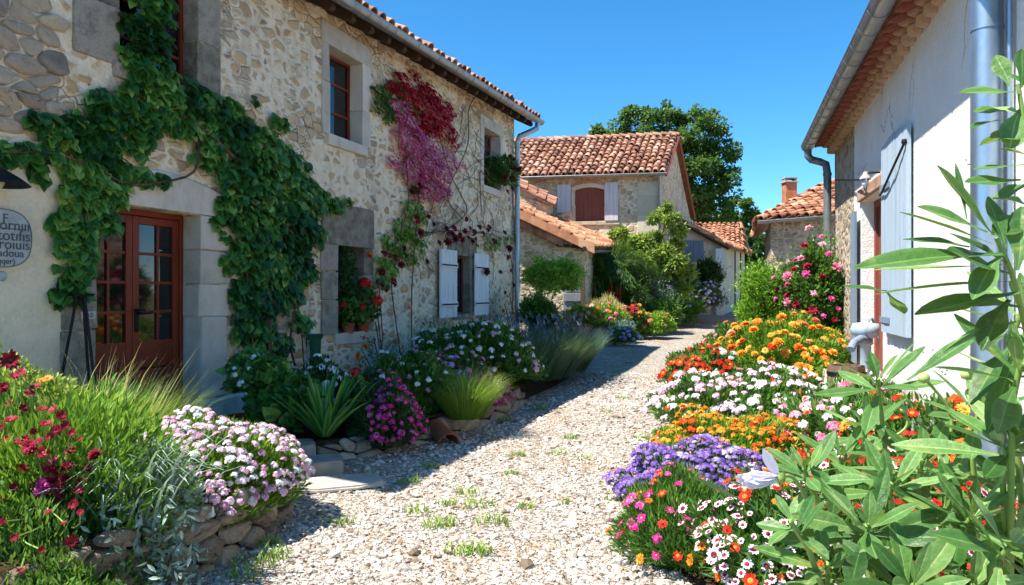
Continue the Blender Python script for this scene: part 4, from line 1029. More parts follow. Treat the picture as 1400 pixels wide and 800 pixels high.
def foliage(g, c, r, n, T, ls, lw, rng, lo=-.15, shell=.45, up=.5, rand=.7, ph=0., amp=.14, tint=.45, tv=.2, core=.72, facing=True):
    c = np.array(c, float); r = np.array(r, float)
    d = rdir(rng, int(n * 2.4)); d = d[d[:, 2] > lo]
    if facing:                                  # the far underside carries fewer leaves
        keep = (d[:, 1] < .35) | (d[:, 2] > .3) | (rng.uniform(size=len(d)) < .35); d = d[keep]
    d = d[:n]; N = len(d)
    q = 1 - (1 - rng.uniform(size=N) ** .5) * shell
    P = c + d * r * (lump(d, ph, amp) * q)[:, None]
    nr = d / r; nr /= np.linalg.norm(nr, axis=1)[:, None]
    ld = nr * .8 + rdir(rng, N) * rand + np.array([0, 0, up]); hint = nr + np.array([0, 0, .6]) + rdir(rng, N) * .5
    big = lump(d * 1.7, ph + 2, 1.0) - 1
    g.inst(T, basis(ld, hint, ls * rng.uniform(.6, 1.25, N), lw * rng.uniform(.7, 1.2, N)), P, np.clip(tint + .12 * big + rng.normal(0, tv, N), 0, 1))
    if core:
        b = bmesh.new(); bmesh.ops.create_icosphere(b, subdivisions=3, radius=1); V = np.array([v.co[:] for v in b.verts]); F = np.array([[v.index for v in f.verts] for f in b.faces]); b.free()
        V = V * lump(V, ph, amp)[:, None] * core; V[:, 2] = np.maximum(V[:, 2], lo - .15); g.add(c + V * r, [F], .25)
    return g

def spots(c, r, n, rng, ph, amp, mind, lo=.0, out=1.03, view=True, tries=40):
    """bloom places spread over the seen side of a mound"""
    c = np.array(c, float); r = np.array(r, float); D = []; got = []; cand = rdir(rng, n * tries); cand = cand[cand[:, 2] > lo]
    P = c + cand * r * (lump(cand, ph, amp) * out)[:, None]; nr = cand / r; nr /= np.linalg.norm(nr, axis=1)[:, None]
    if view:
        to = np.array([0, 0, EYE]) - P; to /= np.linalg.norm(to, axis=1)[:, None]; k = (nr * to).sum(1) > -.05; P, nr = P[k], nr[k]
    for i in range(len(P)):
        if all(((P[i] - P[j]) ** 2).sum() > mind * mind for j in got):
            got.append(i)
            if len(got) >= n: break
    return P[got], nr[got]

def bloom(mesh_or_list, name, root, P, nr, size, rng, tilt=.45, up=.5, var=.36, cap=100, cam=.25):
    ms = mesh_or_list if isinstance(mesh_or_list, list) else [mesh_or_list]; o0 = np.array(root.location)
    to = np.array([0, 0, EYE]) - P; dist = np.linalg.norm(to, axis=1); to /= dist[:, None]
    axis = nr + np.array([0, 0, up]) + to * cam + rdir(rng, len(P)) * tilt; axis /= np.linalg.norm(axis, axis=1)[:, None]
    B = basis(np.cross(axis, rdir(rng, len(P))), axis)
    for i in range(len(P)):
        put(FM_[ms[rng.randint(len(ms))]], name, root, P[i] - o0, B[i], size * (1 + rng.uniform(-var, var)))

def fringe(mesh_key, root, P, nr, size, rng, name='small_blossoms'):
    """the many blooms past the hundred that show largest"""
    me = FM_[mesh_key]; k = len(me.vertices); V = np.zeros(k * 3, np.float32); me.vertices.foreach_get('co', V); V = V.reshape(-1, 3)
    by = {}
    for p in me.polygons: by.setdefault(len(p.vertices), []).append((list(p.vertices), p.material_index))
    fl = [np.array([x[0] for x in v]) for v in by.values()]; ml = [np.array([x[1] for x in v]) for v in by.values()]
    N = len(P); ax = nr + [0, 0, .5] + rdir(rng, N) * .4
    g = G(); B = basis(np.cross(ax, rdir(rng, N)), ax); B = B * (size * rng.uniform(.6, 1.1, N))[:, None, None]
    g.inst((V, fl, ml), B, P - np.array(root.location), rng.uniform(.2, .8, N))
    o = g.build(name, list(me.materials), root); o['kind'] = 'stuff'; return o

def mound(name, label, cat, c, r, n, T, ls, lw, mat, seed, blooms=(), group=None, ph=None, amp=.12, **kw):
    rng = np.random.RandomState(seed); ph = seed * .7 if ph is None else ph; c = np.array(c, float)
    z0 = float(gz(c[0], c[1])); root = thing(name, label, cat, (c[0], c[1], z0), 0, group)
    lobes = kw.pop('lobes', 9 if cat in ('bush', 'shrub', 'hedge', 'rose bush') else 0); g = G(); lc = c - np.array(root.location); r = np.array(r, float)
    if lobes:
        foliage(g, lc, r * .8, int(n * .45), T, ls, lw, rng, ph=ph, amp=.24, **kw)
        for k in range(lobes):
            d = rdir(rng, 1)[0]; d[2] = d[2] * .8 + .12; k2 = dict(kw); k2['tint'] = kw.get('tint', .45) + rng.normal(0, .07)
            foliage(g, lc + d * r * rng.uniform(.5, .75), r * rng.uniform(.28, .46), int(n * .62 / lobes), T, ls, lw, rng, ph=rng.uniform(0, 6), amp=.25, **{**k2, 'core': .5, 'facing': False, 'lo': -1})
        m_n = 46; d = rdir(rng, m_n); d[:, 2] = np.abs(d[:, 2]) * 1.1 + .1; P0 = lc + d * r * .8                  # shoots that stand out of the outline
        for k in range(m_n):
            t = np.linspace(.0, 1, 7)[:, None]; L = rng.uniform(.12, .3) * r.mean() * 1.5; P = P0[k] + d[k] * L * t + [0, 0, L * .3] * t * t
            g.inst(T, basis(np.tile(d[k], (7, 1)) + rdir(rng, 7) * .8, rdir(rng, 7) + [0, 0, 1], ls * .8, lw * .8), P, np.clip(rng.normal(.6, .15, 7), 0, 1))
    else: foliage(g, lc, r, n, T, ls, lw, rng, ph=ph, amp=amp, **kw)
    g.build('foliage', MT[mat], root)
    for b in blooms:
        keys, cnt, size, mind = b[:4]; o = dict(b[4]) if len(b) > 4 else {}
        lo = o.pop('lo', .05); out_ = o.pop('out', 1.14 if lobes else 1.04); pick = o.pop('pick', None); extra = o.pop('extra', 0); nm = o.pop('name', 'flower_head')
        P, nr = spots(c, r, (cnt + extra) * (3 if pick else 1), rng, ph, amp, mind, lo, out_)
        if pick: k = pick(P - c, r); P, nr = P[k][:cnt + extra], nr[k][:cnt + extra]
        bloom(keys, nm, root, P[:cnt], nr[:cnt], size, rng, **o)
        if extra and len(P) > cnt: fringe(keys[0] if isinstance(keys, list) else keys, root, P[cnt:], nr[cnt:], size * .9, rng)
    return root

def stems(root, P, base, rng, r=.003, mat='stemgreen', bend=.15):
    g = G(); o0 = np.array(root.location)
    for p in P:
        b = np.array(base) + rng.normal(0, .06, 3) * [1, 1, 0]; m1 = (b + p) / 2 + rng.normal(0, bend, 3) * np.linalg.norm(p - b) * .5
        t = np.linspace(0, 1, 6)[:, None]; g.tube(((1 - t) ** 2 * b + 2 * t * (1 - t) * m1 + t * t * p) - o0, r, 4, .4, cap=False)
    return g.build('stems', MT[mat], root)

def bed(name, pts, h, seed):
    """raised garden soil with a crumbly top"""
    pts = np.array(pts, float); g = G(); q = np.random.RandomState(seed); c = pts.mean(0); n = len(pts); V = []; K = 5
    for k in range(K + 1):
        s_ = 1 - k / K
        for p in pts: x = c + (p - c) * s_; V.append((x[0], x[1], float(gz(*x)) - .05 + (h + .05) * (1 - (1 - k / K) ** 6) + (q.normal(0, .02) if 0 < k else 0)))
    F = [[k * n + i, k * n + (i + 1) % n, (k + 1) * n + (i + 1) % n, (k + 1) * n + i] for k in range(K) for i in range(n)]
    g.add(V, F); o = g.build(name, MT['soil'], smooth=True); o['kind'] = 'structure'; return o

def wall_climber(fr, regions, rng, T, ls, lw, dens, thick=.3, base_off=.03, out=.5, down=.7, tint=.42, tv=.2, gaps=True):
    """leaves over a facade, from circles in photo pixels -> world points"""
    g = G(); P = []; E = []
    for (px, py, rp) in regions:
        n = int(dens * rp * rp / 100); a = rng.uniform(0, 2 * PI, n); q = np.sqrt(rng.uniform(0, 1, n)) * (1 + .18 * np.sin(a * 3 + px) + .12 * np.sin(a * 5 + py)); bd = np.sqrt(np.clip(1 - q * q, 0, 1))
        x0, z0 = fr.hit(px, py); x1, _ = fr.hit(px + 8, py); _, z1 = fr.hit(px, py - 8); kx, kz = (x1 - x0) / 8, (z1 - z0) / 8
        off = base_off + thick * (rp * kz) * 1.4 * bd * rng.uniform(.2, 1, n)
        x = x0 + np.cos(a) * q * rp * kx; z = z0 + np.sin(a) * q * rp * kz
        if gaps: hole = np.sin(x * 9 + z * 4) * np.sin(z * 11 - x * 5) + .6 * np.sin(x * 21 + 2 * z) * np.sin(z * 19); kp = rng.uniform(size=n) > np.clip((hole - .35) * 1.6, 0, .93); x, z, off, n = x[kp], z[kp], off[kp], int(kp.sum())
        # step back along the line of sight so that the thickness does not shift the outline
        p = np.stack([fr.o[0] + fr.x[0] * x - fr.y[0] * off, fr.o[1] + fr.x[1] * x - fr.y[1] * off, z], 1); P.append(p); E.append(rng.normal(0, .13) * np.ones(n))
    P = np.concatenate(P); E = np.concatenate(E); N = len(P)
    o = -np.array([fr.y[0], fr.y[1], 0]); sd_ = np.array([fr.x[0], fr.x[1], 0])
    ld = o * out + np.array([0, 0, -down]) + sd_ * rng.normal(0, .6, N)[:, None] + rdir(rng, N) * .45; hint = o + np.array([0, 0, .9]) + rdir(rng, N) * .45
    g.inst(T, basis(ld, hint, ls * rng.uniform(.55, 1.2, N), lw * rng.uniform(.6, 1.15, N)), P, np.clip(tint + E + rng.normal(0, tv, N), 0, 1))
    return g, P
def facade_line(fr, px, off):
    return [fr.w(*(lambda h: (h[0], -off, h[1]))(fr.hit(*p))) for p in px]
def smooth_path(P, n):
    P = np.array(P, float); t = np.linspace(0, 1, len(P)); u = np.linspace(0, 1, n); Q = np.stack([np.interp(u, t, P[:, k]) for k in range(3)], 1)
    for _ in range(2): Q[1:-1] = (Q[:-2] + Q[1:-1] * 2 + Q[2:]) / 4
    return Q
# ------------------------------------------------------------------ trees behind the houses
def tree(label, base, h, blobs, seed, nl, ls, mat='treeleaf', trunk_r=.3, group=None):
    rng = np.random.RandomState(seed); base = np.array(base, float); root = thing('broadleaf_tree', label, 'tree', tuple(base), 0, group)
    g = G(); t0 = blobs[0][0] - base
    top = np.array([t0[0] * .8, 0, h * .62]); q = np.linspace(0, 1, 8)[:, None]
    path = q * top + np.sin(q * 3) * [.2, .1, 0]; g.tube(path, np.linspace(trunk_r, trunk_r * .4, 8), 10)
    for c, r in blobs:
        s = path[rng.randint(3, 7)]; e_ = c - base; mid_ = (s + e_) / 2 + [0, 0, -.3]; t = np.linspace(0, 1, 6)[:, None]
        g.tube((1 - t) ** 2 * s + 2 * t * (1 - t) * mid_ + t * t * e_, np.linspace(trunk_r * .35, .03, 6), 6)
        for _ in range(4): g.tube([e_ + (s - e_) * .3, e_ + rdir(rng, 1)[0] * np.array(r) * .8], [.05, .015], 4)
    g.build('trunk', MT['bark'], root)
    g = G(); tot = sum(np.prod(r) ** (2 / 3) for c, r in blobs)
    for i, (c, r) in enumerate(blobs):
        n = int(nl * np.prod(r) ** (2 / 3) / tot); r = np.array(r, float); k = 22; cd_ = rdir(rng, k); cc = cd_ * r * rng.uniform(.55, .95, (k, 1))
        for j in range(k):                                                     # leaf clumps spread through each bough
            m_n = n // k; p = rdir(rng, m_n) * rng.uniform(.2, 1, (m_n, 1)) ** .5; cr = r.mean() * rng.uniform(.18, .38)
            P = c - base + cc[j] + p * cr * [1.0, 1.0, .62]; ld = p + rdir(rng, m_n) * .8 + [0, 0, -.2]
            g.inst((DIAM[0], DIAM[1]), basis(ld, p + [0, 0, 1.0] + rdir(rng, m_n) * .6, ls * rng.uniform(.6, 1.3, m_n), ls * .62 * rng.uniform(.7, 1.2, m_n)), P, np.clip(.42 + rng.normal(0, .1) + rng.normal(0, .17, m_n), 0, 1))
    g.build('crown', MT[mat], root); return root
Bp = lambda px, py, Y, r, q=(1, 1, .85): (W(px, py, Y), tuple(np.array(q) * r * Y / FPX))
tree('tall dark green tree rising behind the brown hatched house', (9.6, 46, 1), 11, [Bp(915, 225, 46, 70), Bp(875, 172, 46, 36), Bp(915, 165, 46.5, 28), Bp(955, 178, 46, 36), Bp(985, 212, 46, 32), Bp(990, 250, 45.5, 28), Bp(950, 265, 46, 48), Bp(930, 205, 44.5, 40), Bp(860, 205, 47, 36), Bp(972, 282, 47, 34)], 101, 34000, .26, trunk_r=.35, group='trees behind the houses')
tree('pale green tree low between barn and hipped roof, behind both', (15.2, 50, 1), 7, [Bp(1010, 288, 50, 25), Bp(995, 305, 50, 20), Bp(1028, 305, 50.5, 18), Bp(1015, 325, 49.5, 25)], 102, 9000, .26, trunk_r=.2, group='trees behind the houses')
tree('rounded dark tree lowest in the gap left of the chimney house', (15.4, 44, 1), 4, [Bp(1035, 340, 44, 24), Bp(1048, 330, 45, 18), Bp(1020, 362, 44, 20), Bp(1042, 370, 44, 26)], 103, 9000, .22, 'deep', trunk_r=.15, group='trees behind the houses')
tree('small treetop showing over the ridge of the tiled roof', (4.9, 42, 1), 7, [Bp(818, 183, 42, 12), Bp(828, 192, 42, 14), Bp(808, 195, 42, 12)], 104, 2500, .24, trunk_r=.12, group='trees behind the houses')

# ------------------------------------------------------------------ climbing vine over the door
rng = np.random.RandomState(201)
v_ = thing('climbing_vine', 'big dark green climbing vine arching over the red door of the old house', 'vine', tuple(FL.w(dr + .95, -.2, 0)))
REG = [(200, 5, 34), (195, 50, 36), (200, 95, 38), (215, 130, 36), (185, 145, 40), (145, 155, 34), (112, 168, 26), (75, 182, 20), (45, 160, 12), (62, 170, 14), (30, 205, 14), (5, 208, 14), (60, 208, 15), (130, 200, 34), (118, 240, 36), (108, 270, 36), (98, 300, 32), (90, 330, 28), (100, 362, 24), (92, 392, 20), (76, 398, 12), (140, 300, 16), (52, 240, 8), (46, 225, 8),
       (180, 190, 22), (190, 240, 14), (215, 243, 9), (160, 235, 18), (150, 262, 18), (250, 130, 28), (285, 148, 26), (315, 150, 16), (320, 185, 32), (270, 180, 22), (235, 165, 24), (285, 210, 24), (350, 205, 36), (320, 240, 36), (375, 240, 42), (345, 280, 46), (400, 268, 34), (425, 268, 22), (450, 278, 14), (470, 274, 6), (340, 135, 8), (380, 165, 12), (405, 225, 12), (395, 310, 38), (345, 325, 38), (310, 290, 24), (425, 320, 16), (360, 365, 38), (325, 355, 24), (400, 355, 26), (415, 375, 14), (345, 410, 32), (330, 400, 22), (385, 400, 24), (350, 450, 24), (335, 440, 20), (345, 490, 22), (365, 520, 22), (345, 530, 18), (380, 470, 16), (405, 440, 14), (360, 560, 18), (385, 540, 22)]
g, _ = wall_climber(FL, [(x, y, r * (.84 if x < 215 else .93)) for x, y, r in REG], rng, BROAD, .12, .098, 32, .34, tv=.24)
o0 = np.array(v_.location)
for a in g.v: a -= o0
g.build('foliage', MT['vine'], v_)
g = G()
for px, r in (([(352, 592), (350, 540), (362, 480), (355, 400), (350, 300), (330, 230), (260, 170), (200, 140), (195, 60), (200, 0)], .028), ([(375, 596), (395, 560), (400, 520), (385, 470), (398, 400), (380, 300)], .02), ([(356, 590), (345, 560), (340, 500), (330, 430), (325, 330)], .016),
              ([(260, 172), (262, 240), (200, 252), (160, 255), (120, 230), (60, 208), (0, 210)], .014), ([(120, 230), (105, 300), (95, 400)], .012), ([(398, 600), (408, 520), (402, 440)], .014)):
    g.tube(smooth_path(facade_line(FL, px, .1), 24) - o0, np.linspace(r, r * .5, 24), 7, .4)
g.build('stem', MT['bark'], v_, smooth=True)

# ------------------------------------------------------------------ red and pink creeper, dark rose, twigs
rng = np.random.RandomState(202)
b_ = thing('bougainvillea', 'crimson and pink flowering creeper hanging below the gutter of the old house', 'climber', tuple(FL.w(4.2, -.1, 0))); o0 = np.array(b_.location)
def part_climber(root, name, reg, T, ls, lw, dens, mat, thick=.35, **k):
    g, P = wall_climber(FL, reg, rng, T, ls, lw, dens, thick, **k); o = np.array(root.location)
    for a in g.v: a -= o
    return g.build(name, MT[mat], root), P
part_climber(b_, 'crimson_blossom', [(545, 108, 10), (552, 130, 14), (575, 130, 18), (585, 155, 22), (598, 150, 16), (578, 170, 16), (605, 180, 13), (614, 196, 8), (530, 118, 9), (562, 100, 6)], DIAM, .085, .08, 95, 'bract', .8, gaps=False)
part_climber(b_, 'pink_blossom', [(540, 150, 16), (548, 172, 20), (555, 195, 22), (575, 200, 20), (572, 222, 26), (592, 235, 20), (560, 235, 18), (580, 258, 20), (605, 215, 14), (600, 262, 12), (618, 230, 8), (568, 268, 9), (535, 222, 9), (630, 226, 5)], DIAM, .062, .055, 105, 'pinkblossom', .7, tint=.5, tv=.3)
part_climber(b_, 'foliage', [(520, 128, 13), (518, 145, 14), (528, 155, 12), (540, 120, 10), (548, 140, 10), (560, 180, 6), (570, 150, 5), (590, 175, 5), (555, 215, 5), (580, 245, 5), (565, 262, 8), (600, 225, 4), (575, 125, 5)], BROAD, .09, .07, 45, 'green')
g = G()
for k in range(52):                                                             # net of bare twigs on the stones
    p = np.array([rng.uniform(545, 690), rng.uniform(140, 330)]); a = rng.uniform(.5, 2.4); L = []
    for s in range(14):
        L.append(p.copy()); a += rng.normal(0, .28); p = p + np.array([math.cos(a), math.sin(a)]) * 7
        if not 540 < p[0] < 696: break
    if len(L) > 3: g.tube(np.array(facade_line(FL, L, .03)) - o0, np.linspace(.008, .003, len(L)), 4, rng.uniform(.2, .8), cap=False)
for px in ([(560, 500), (558, 400), (566, 300), (575, 200), (560, 130)], [(600, 320), (640, 290), (612, 240), (590, 160)], [(630, 300), (600, 270), (640, 200), (635, 150), (648, 130)], [(655, 290), (652, 230), (668, 250)], [(540, 330), (556, 280), (550, 200)]):
    g.tube(smooth_path(facade_line(FL, px, .05), 16) - o0, .012, 5, .5)
g.build('stem', MT['stemred'], b_)

d_ = thing('climbing_rose', 'dark red climbing rose with yellow green leaves between the two lower windows', 'rose', tuple(FL.w(4.6, -.15, 0))); o0 = np.array(d_.location)
part_climber(d_, 'foliage', [(560, 285, 14), (568, 298, 12), (552, 310, 15), (545, 330, 14), (562, 338, 14), (570, 325, 12), (535, 345, 14), (522, 358, 12), (528, 372, 13), (518, 385, 11), (555, 355, 10), (525, 330, 9), (540, 318, 8), (690, 330, 10), (662, 330, 12), (672, 338, 9), (700, 322, 8)], BROAD, .085, .07, 34, 'bright', .4, tint=.4)
def wall_blooms(root, key, pts, size, name='flower_head', off=.16):
    P = np.array([FL.w(*(lambda h: (h[0], -off, h[1]))(FL.hit(px, py, off))) for px, py in pts]); n = len(P)
    bloom(key, name, root, P, np.tile([FL.y[0] * -1, FL.y[1] * -1, .2], (n, 1)), size, rng, .4, .1)
wall_blooms(d_, ['dark_rose', 'darkred_head'], [(525, 347), (533, 349), (522, 372), (515, 386), (523, 390), (538, 386), (528, 396), (548, 362), (540, 352), (552, 340), (505, 348), (586, 296), (583, 358)], .062)
wall_blooms(d_, ['dark_rose', 'red_rose', 'darkred_head'], [(612, 318), (620, 312), (628, 322), (635, 316), (642, 312), (640, 325), (648, 318), (655, 311), (660, 320), (632, 328), (622, 326), (650, 326), (610, 312), (592, 307), (637, 300), (600, 332), (612, 331), (668, 312), (690, 318), (676, 330), (618, 320), (645, 330), (574, 256), (563, 262), (570, 300), (575, 318)], .075)
wall_blooms(d_, ['dark_rose', 'crimson_pompon'], [(697, 246), (690, 252), (693, 262), (688, 240), (700, 258), (696, 340), (694, 352), (698, 370), (684, 372), (665, 372), (702, 390), (690, 400)], .08)
g = G()
for px in ([(545, 500), (535, 430), (528, 380), (548, 330), (565, 280)], [(560, 330), (600, 312), (640, 318), (665, 318), (695, 330), (700, 400), (695, 440)], [(700, 330), (697, 250)], [(590, 308), (600, 304), (612, 318)]): g.tube(smooth_path(facade_line(FL, px, .06), 16) - o0, .01, 5, .4)
g.build('stem', MT['stemred'], d_)

# twiggy low climbers with the odd flower, at the foot of the wall
def wall_shrub(label, reg, mat, blo, keys, size, seed, T=OVAL, ls=.05, lw=.022, dens=60, name='wall_shrub', **k):
    global rng
    rng = np.random.RandomState(seed); c = reg[0]; root = thing(name, label, 'shrub', tuple(FL.w(FL.hit(c[0], c[1])[0], -.2, 0)))
    part_climber(root, 'foliage', reg, T, ls, lw, dens, mat, .6, **k)
    if blo: wall_blooms(root, keys, blo, size, off=.22)
    o = np.array(root.location); g = G()
    for q in reg:
        s = FL.hit(q[0] + rng.uniform(-6, 6), q[1])[0]; z = FL.hit(q[0], q[1])[1]; g.tube(np.array([FL.w(FL.hit(c[0], 0)[0] + rng.uniform(-.2, .2), -.2, .05), FL.w((s + FL.hit(c[0], 0)[0]) / 2, -.25, z * .5), FL.w(s, -.12, z)]) - o, .008, 4, .4)
    g.build('stem', MT['stemred'], root); return root
wall_shrub('blue grey twiggy shrub with few orange blooms under the pale patch of wall', [(565, 470, 24), (540, 480, 22), (585, 455, 24), (600, 480, 26), (555, 500, 24), (580, 440, 14), (600, 440, 14), (530, 500, 18), (620, 470, 20)], 'blueleaf', [(540, 467), (579, 443), (524, 457), (598, 440), (560, 420)], 'coral_pompon', .045, 211, dens=36)
wall_shrub('thin climbing plant with orange red flowers below the window of geraniums', [(497, 465, 12), (490, 485, 14), (500, 440, 9), (502, 500, 18), (515, 515, 20), (488, 505, 12), (500, 420, 8), (505, 400, 8), (510, 380, 8)], 'deep', [(499, 474), (489, 487), (497, 462), (492, 500), (505, 350)], 'flame_pompon', .05, 212, dens=30)
wall_shrub('dark twiggy climber with pale yellow flower at the house corner by the pipe', [(690, 400, 14), (682, 415, 13), (698, 420, 12), (688, 435, 14), (676, 440, 10)], 'deep', [(684, 420), (688, 425), (694, 405)], 'yellow_daisy', .06, 213, dens=40)
wall_shrub('grey blue catmint growing against the wall under the plank shutters', [(640, 450, 22), (670, 445, 20), (615, 445, 14), (690, 455, 20), (655, 462, 20)], 'blueleaf', [(645, 440), (632, 452)], 'coral_pompon', .04, 214, dens=36)

# ------------------------------------------------------------------ beds on the left
bed('bed_soil', [(-4.2, 3.2), (-1.9, 3.3), (-1.62, 3.9), (-1.5, 4.6), (-1.7, 5.3), (-2.4, 5.7), (-3.6, 5.9)], .34, 1)
bed('bed_soil', [(-2.9, 7.6), (-1.75, 6.5), (-1.2, 6.9), (-.5, 8.0), (.05, 9.6), (.55, 11.2), (1.15, 13.2), (1.0, 15.5), (-.3, 15.5), (-1.2, 12.8), (-2.1, 10.4), (-2.7, 8.6)], .22, 2)
rng = np.random.RandomState(231)
rw = thing('retaining_wall', 'low dry stone wall holding the front bed of pink and crimson flowers', 'stone edging', (-1.7, 4.2, 0)); g = G()
dry_wall(g, [(-2.05, 3.0), (-1.82, 3.5), (-1.66, 3.9), (-1.52, 4.4), (-1.52, 4.9), (-1.66, 5.3)], .36, rng, .21, .2); kid(g, 'stones', [MT['rock'], MT['soil']], rw, True)
ew = thing('edging_wall', 'rough stone edging along the lane under the shaded flower bed', 'stone edging', (-.6, 8, 0)); g = G()
dry_wall(g, [(-1.68, 6.45), (-1.3, 6.75), (-.98, 7.15), (-.75, 7.5)], .17, rng, .2, .2)
dry_wall(g, [(-.72, 7.6), (-.45, 8.15), (-.2, 8.7), (.0, 9.3), (.15, 9.9)], .24, rng, .34, .24); kid(g, 'stones', [MT['wallrock'], MT['soil']], ew, True)

# paving slabs at the door
def slab_stone(cx, cy, lx, ly, h, a, label):
    q = np.random.RandomState(int(abs(cx * cy) * 1000)); b = bmesh.new(); n = 9
    bot = [b.verts.new((lx * .5 * np.sign(math.cos(t)) * abs(math.cos(t)) ** .45 * q.uniform(.94, 1.03), ly * .5 * np.sign(math.sin(t)) * abs(math.sin(t)) ** .45 * q.uniform(.92, 1.03), 0)) for t in np.linspace(0, 2 * PI, 18)[:-1]]
    top = [b.verts.new((v.co.x * .98, v.co.y * .98, h + q.normal(0, .004))) for v in bot]; m_n = len(bot)
    b.faces.new(top); [b.faces.new([bot[i], bot[(i + 1) % m_n], top[(i + 1) % m_n], top[i]]) for i in range(m_n)]
    bmesh.ops.bevel(b, geom=[e for e in b.edges if all(v in top for v in e.verts)], offset=.012, segments=2, affect='EDGES')
    g = G().bm(b, q.uniform(.3, .7)); o = g.build('paving_slab', MT['slab'], loc=(cx, cy, 0), rz=a); tag(o, label, 'paving slab', 'slabs before the door'); return o
slab_stone(-1.98, 6.5, .46, .42, .16, .3, 'grey slab against the striped leafed plant, highest of the paving')
slab_stone(-2.0, 6.02, .5, .36, .10, .25, 'long grey slab in the middle of the shaded paving')
slab_stone(-1.62, 6.12, .42, .34, .11, .3, 'grey slab at the lane end of the shaded paving')
slab_stone(-2.05, 5.62, .5, .36, .06, .2, 'grey slab beside the pink flower mound, nearest the viewer')
slab_stone(-1.35, 5.72, .7, .4, .03, .35, 'flat worn slab sunk in the lane edge')
g = G(); 
for i in range(3):
    for j in range(3): g.box((-2.75 + i * .3, 6.35 + j * .16, -.02), (-2.46 + i * .3, 6.5 + j * .16, .07), .008, rng.uniform(.3, .8))
o = g.build('brick_paving', MT['terracotta']); tag(o, 'small patch of reddish brick paving by the clay pot', 'paving')

# pink white candytuft mound (sunlit, front)
mound('candytuft', 'large sunlit mound of pale pink and white flowers spilling over the stone wall', 'flowers', (-2.0, 4.72, .22), (.60, .78, .44), 15000, NARROW, .055, .013, 'bright', 301,
      [(['candytuft_head', 'candytuft_head_open', 'white_head'], 100, .033, .05, dict(extra=200, lo=.1, tilt=.25, up=1.5, out=1.07))], amp=.07, tint=.35, up=.6, rand=.5)
# crimson flowers
rng = np.random.RandomState(302)
cr = mound('crimson_daisies', 'tall loose plant with deep crimson flowers at the front left edge', 'flowers', (-2.42, 3.75, .25), (.62, .55, .72), 12000, NARROW, .07, .014, 'bright', 302, amp=.2, shell=.6, tint=.32, up=.9, core=.6)
CP = [(15, 492, 2.2), (28, 511, 1.8), (3, 530, 1.2), (40, 538, 2), (32, 558, .8), (73, 560, .9), (83, 568, .8), (63, 580, 1), (68, 597, 1.1), (89, 582, 1), (98, 592, 1.2), (109, 601, .7), (15, 575, 1.1), (2, 585, 1), (32, 602, 1.2), (41, 612, 1.3), (59, 619, 1.2), (97, 616, .9), (130, 623, 1.2), (32, 640, 1), (56, 640, 1), (19, 666, 1.3), (41, 660, 1.1), (110, 660, 1.2), (108, 670, 1.2), (81, 679, 1.2), (110, 701, .8), (3, 713, 1), (98, 740, 1.3), (57, 752, 1.4), (28, 781, 1.2), (20, 515, 1.4), (48, 530, 1.4), (10, 600, .9), (46, 590, .8), (22, 618, .8), (52, 605, 1), (78, 588, .9), (12, 640, 1), (38, 690, 1.1), (66, 700, .9), (88, 715, .8), (5, 680, 1), (20, 735, 1), (120, 640, .9), (100, 690, .9), (12, 552, 1.2), (58, 560, .9)]
P = np.array([W(x, y, (2.9 if y > 695 else 3.3) + .2 * rng.uniform() + (.3 if y < 560 else 0)) for x, y, s in CP])
for (x, y, s), p in zip(CP, P):
    bloom(['crimson_daisy', 'crimson_daisy', 'crimson_pompon', 'crimson_daisy'], 'flower_head', cr, p[None], np.array([[.15, -.55, .5]]), (.021 if y > 695 else .026) * s ** .7, rng, .6, .2, cam=.3)
P2 = np.array([W(x, y, 3.4) for x, y in ((74, 630), (93, 637), (72, 656), (87, 653), (76, 645), (55, 673), (59, 663), (66, 668), (82, 663), (92, 655), (68, 640), (84, 640))])
bloom(['magenta_pompon', 'crimson_pompon'], 'flower_head', cr, P2, np.tile([.1, -.5, .5], (len(P2), 1)), .032, rng, .5)
stems(cr, np.concatenate([P, P2]), (-2.42, 3.8, .35), rng, .0035)
# ornamental grass
rng = np.random.RandomState(303)
og = thing('ornamental_grass', 'sunlit tuft of green feather grass with dry straw tips before the red door', 'grass tuft', (-2.95, 5.15, .2))
def tuft(n, L, w_, spread, droop, mat, name, root, tint=.35, rad=.25, lean=.1, edge=0, hd=None):
    a = rng.uniform(0, 2 * PI, n); q = np.sqrt(rng.uniform(0, 1, n)) * rad; h = np.where(rng.uniform(size=n) < .75, a, rng.uniform(0, 2 * PI, n)) if hd is None else rng.normal(hd[0], hd[1], n)
    g = G(); g.blades(np.stack([np.cos(a) * q, np.sin(a) * q, np.zeros(n)], 1), h, L * rng.uniform(.55, 1.1, n), w_, lean * rng.uniform(.2, 1.6, n) + q / rad * spread, droop * rng.uniform(.3, 1.4, n), 5, np.clip(tint + rng.normal(0, .15, n), 0, 1), edge)
    return g.build(name, MT[mat], root)
tuft(4200, .72, .007, .45, .9, 'grassblade', 'leaf_blades', og, .42, .42)
tuft(420, .92, .005, .45, .8, 'straw', 'dry_stalks', og, .4, .38)
tuft(50, 1.0, .012, .35, .8, 'straw', 'seed_heads', og, .5, .3, hd=(-.2, .5))
mound('euphorbia', 'yellow green leafy clump at the left edge behind the crimson flowers', 'plant', (-3.35, 4.95, .5), (.55, .35, .52), 5200, OVAL, .045, .02, 'yellowgreen', 304, [(['yellow_daisy', 'orange_pompon'], 9, .028, .08, dict(lo=.5))], amp=.15)
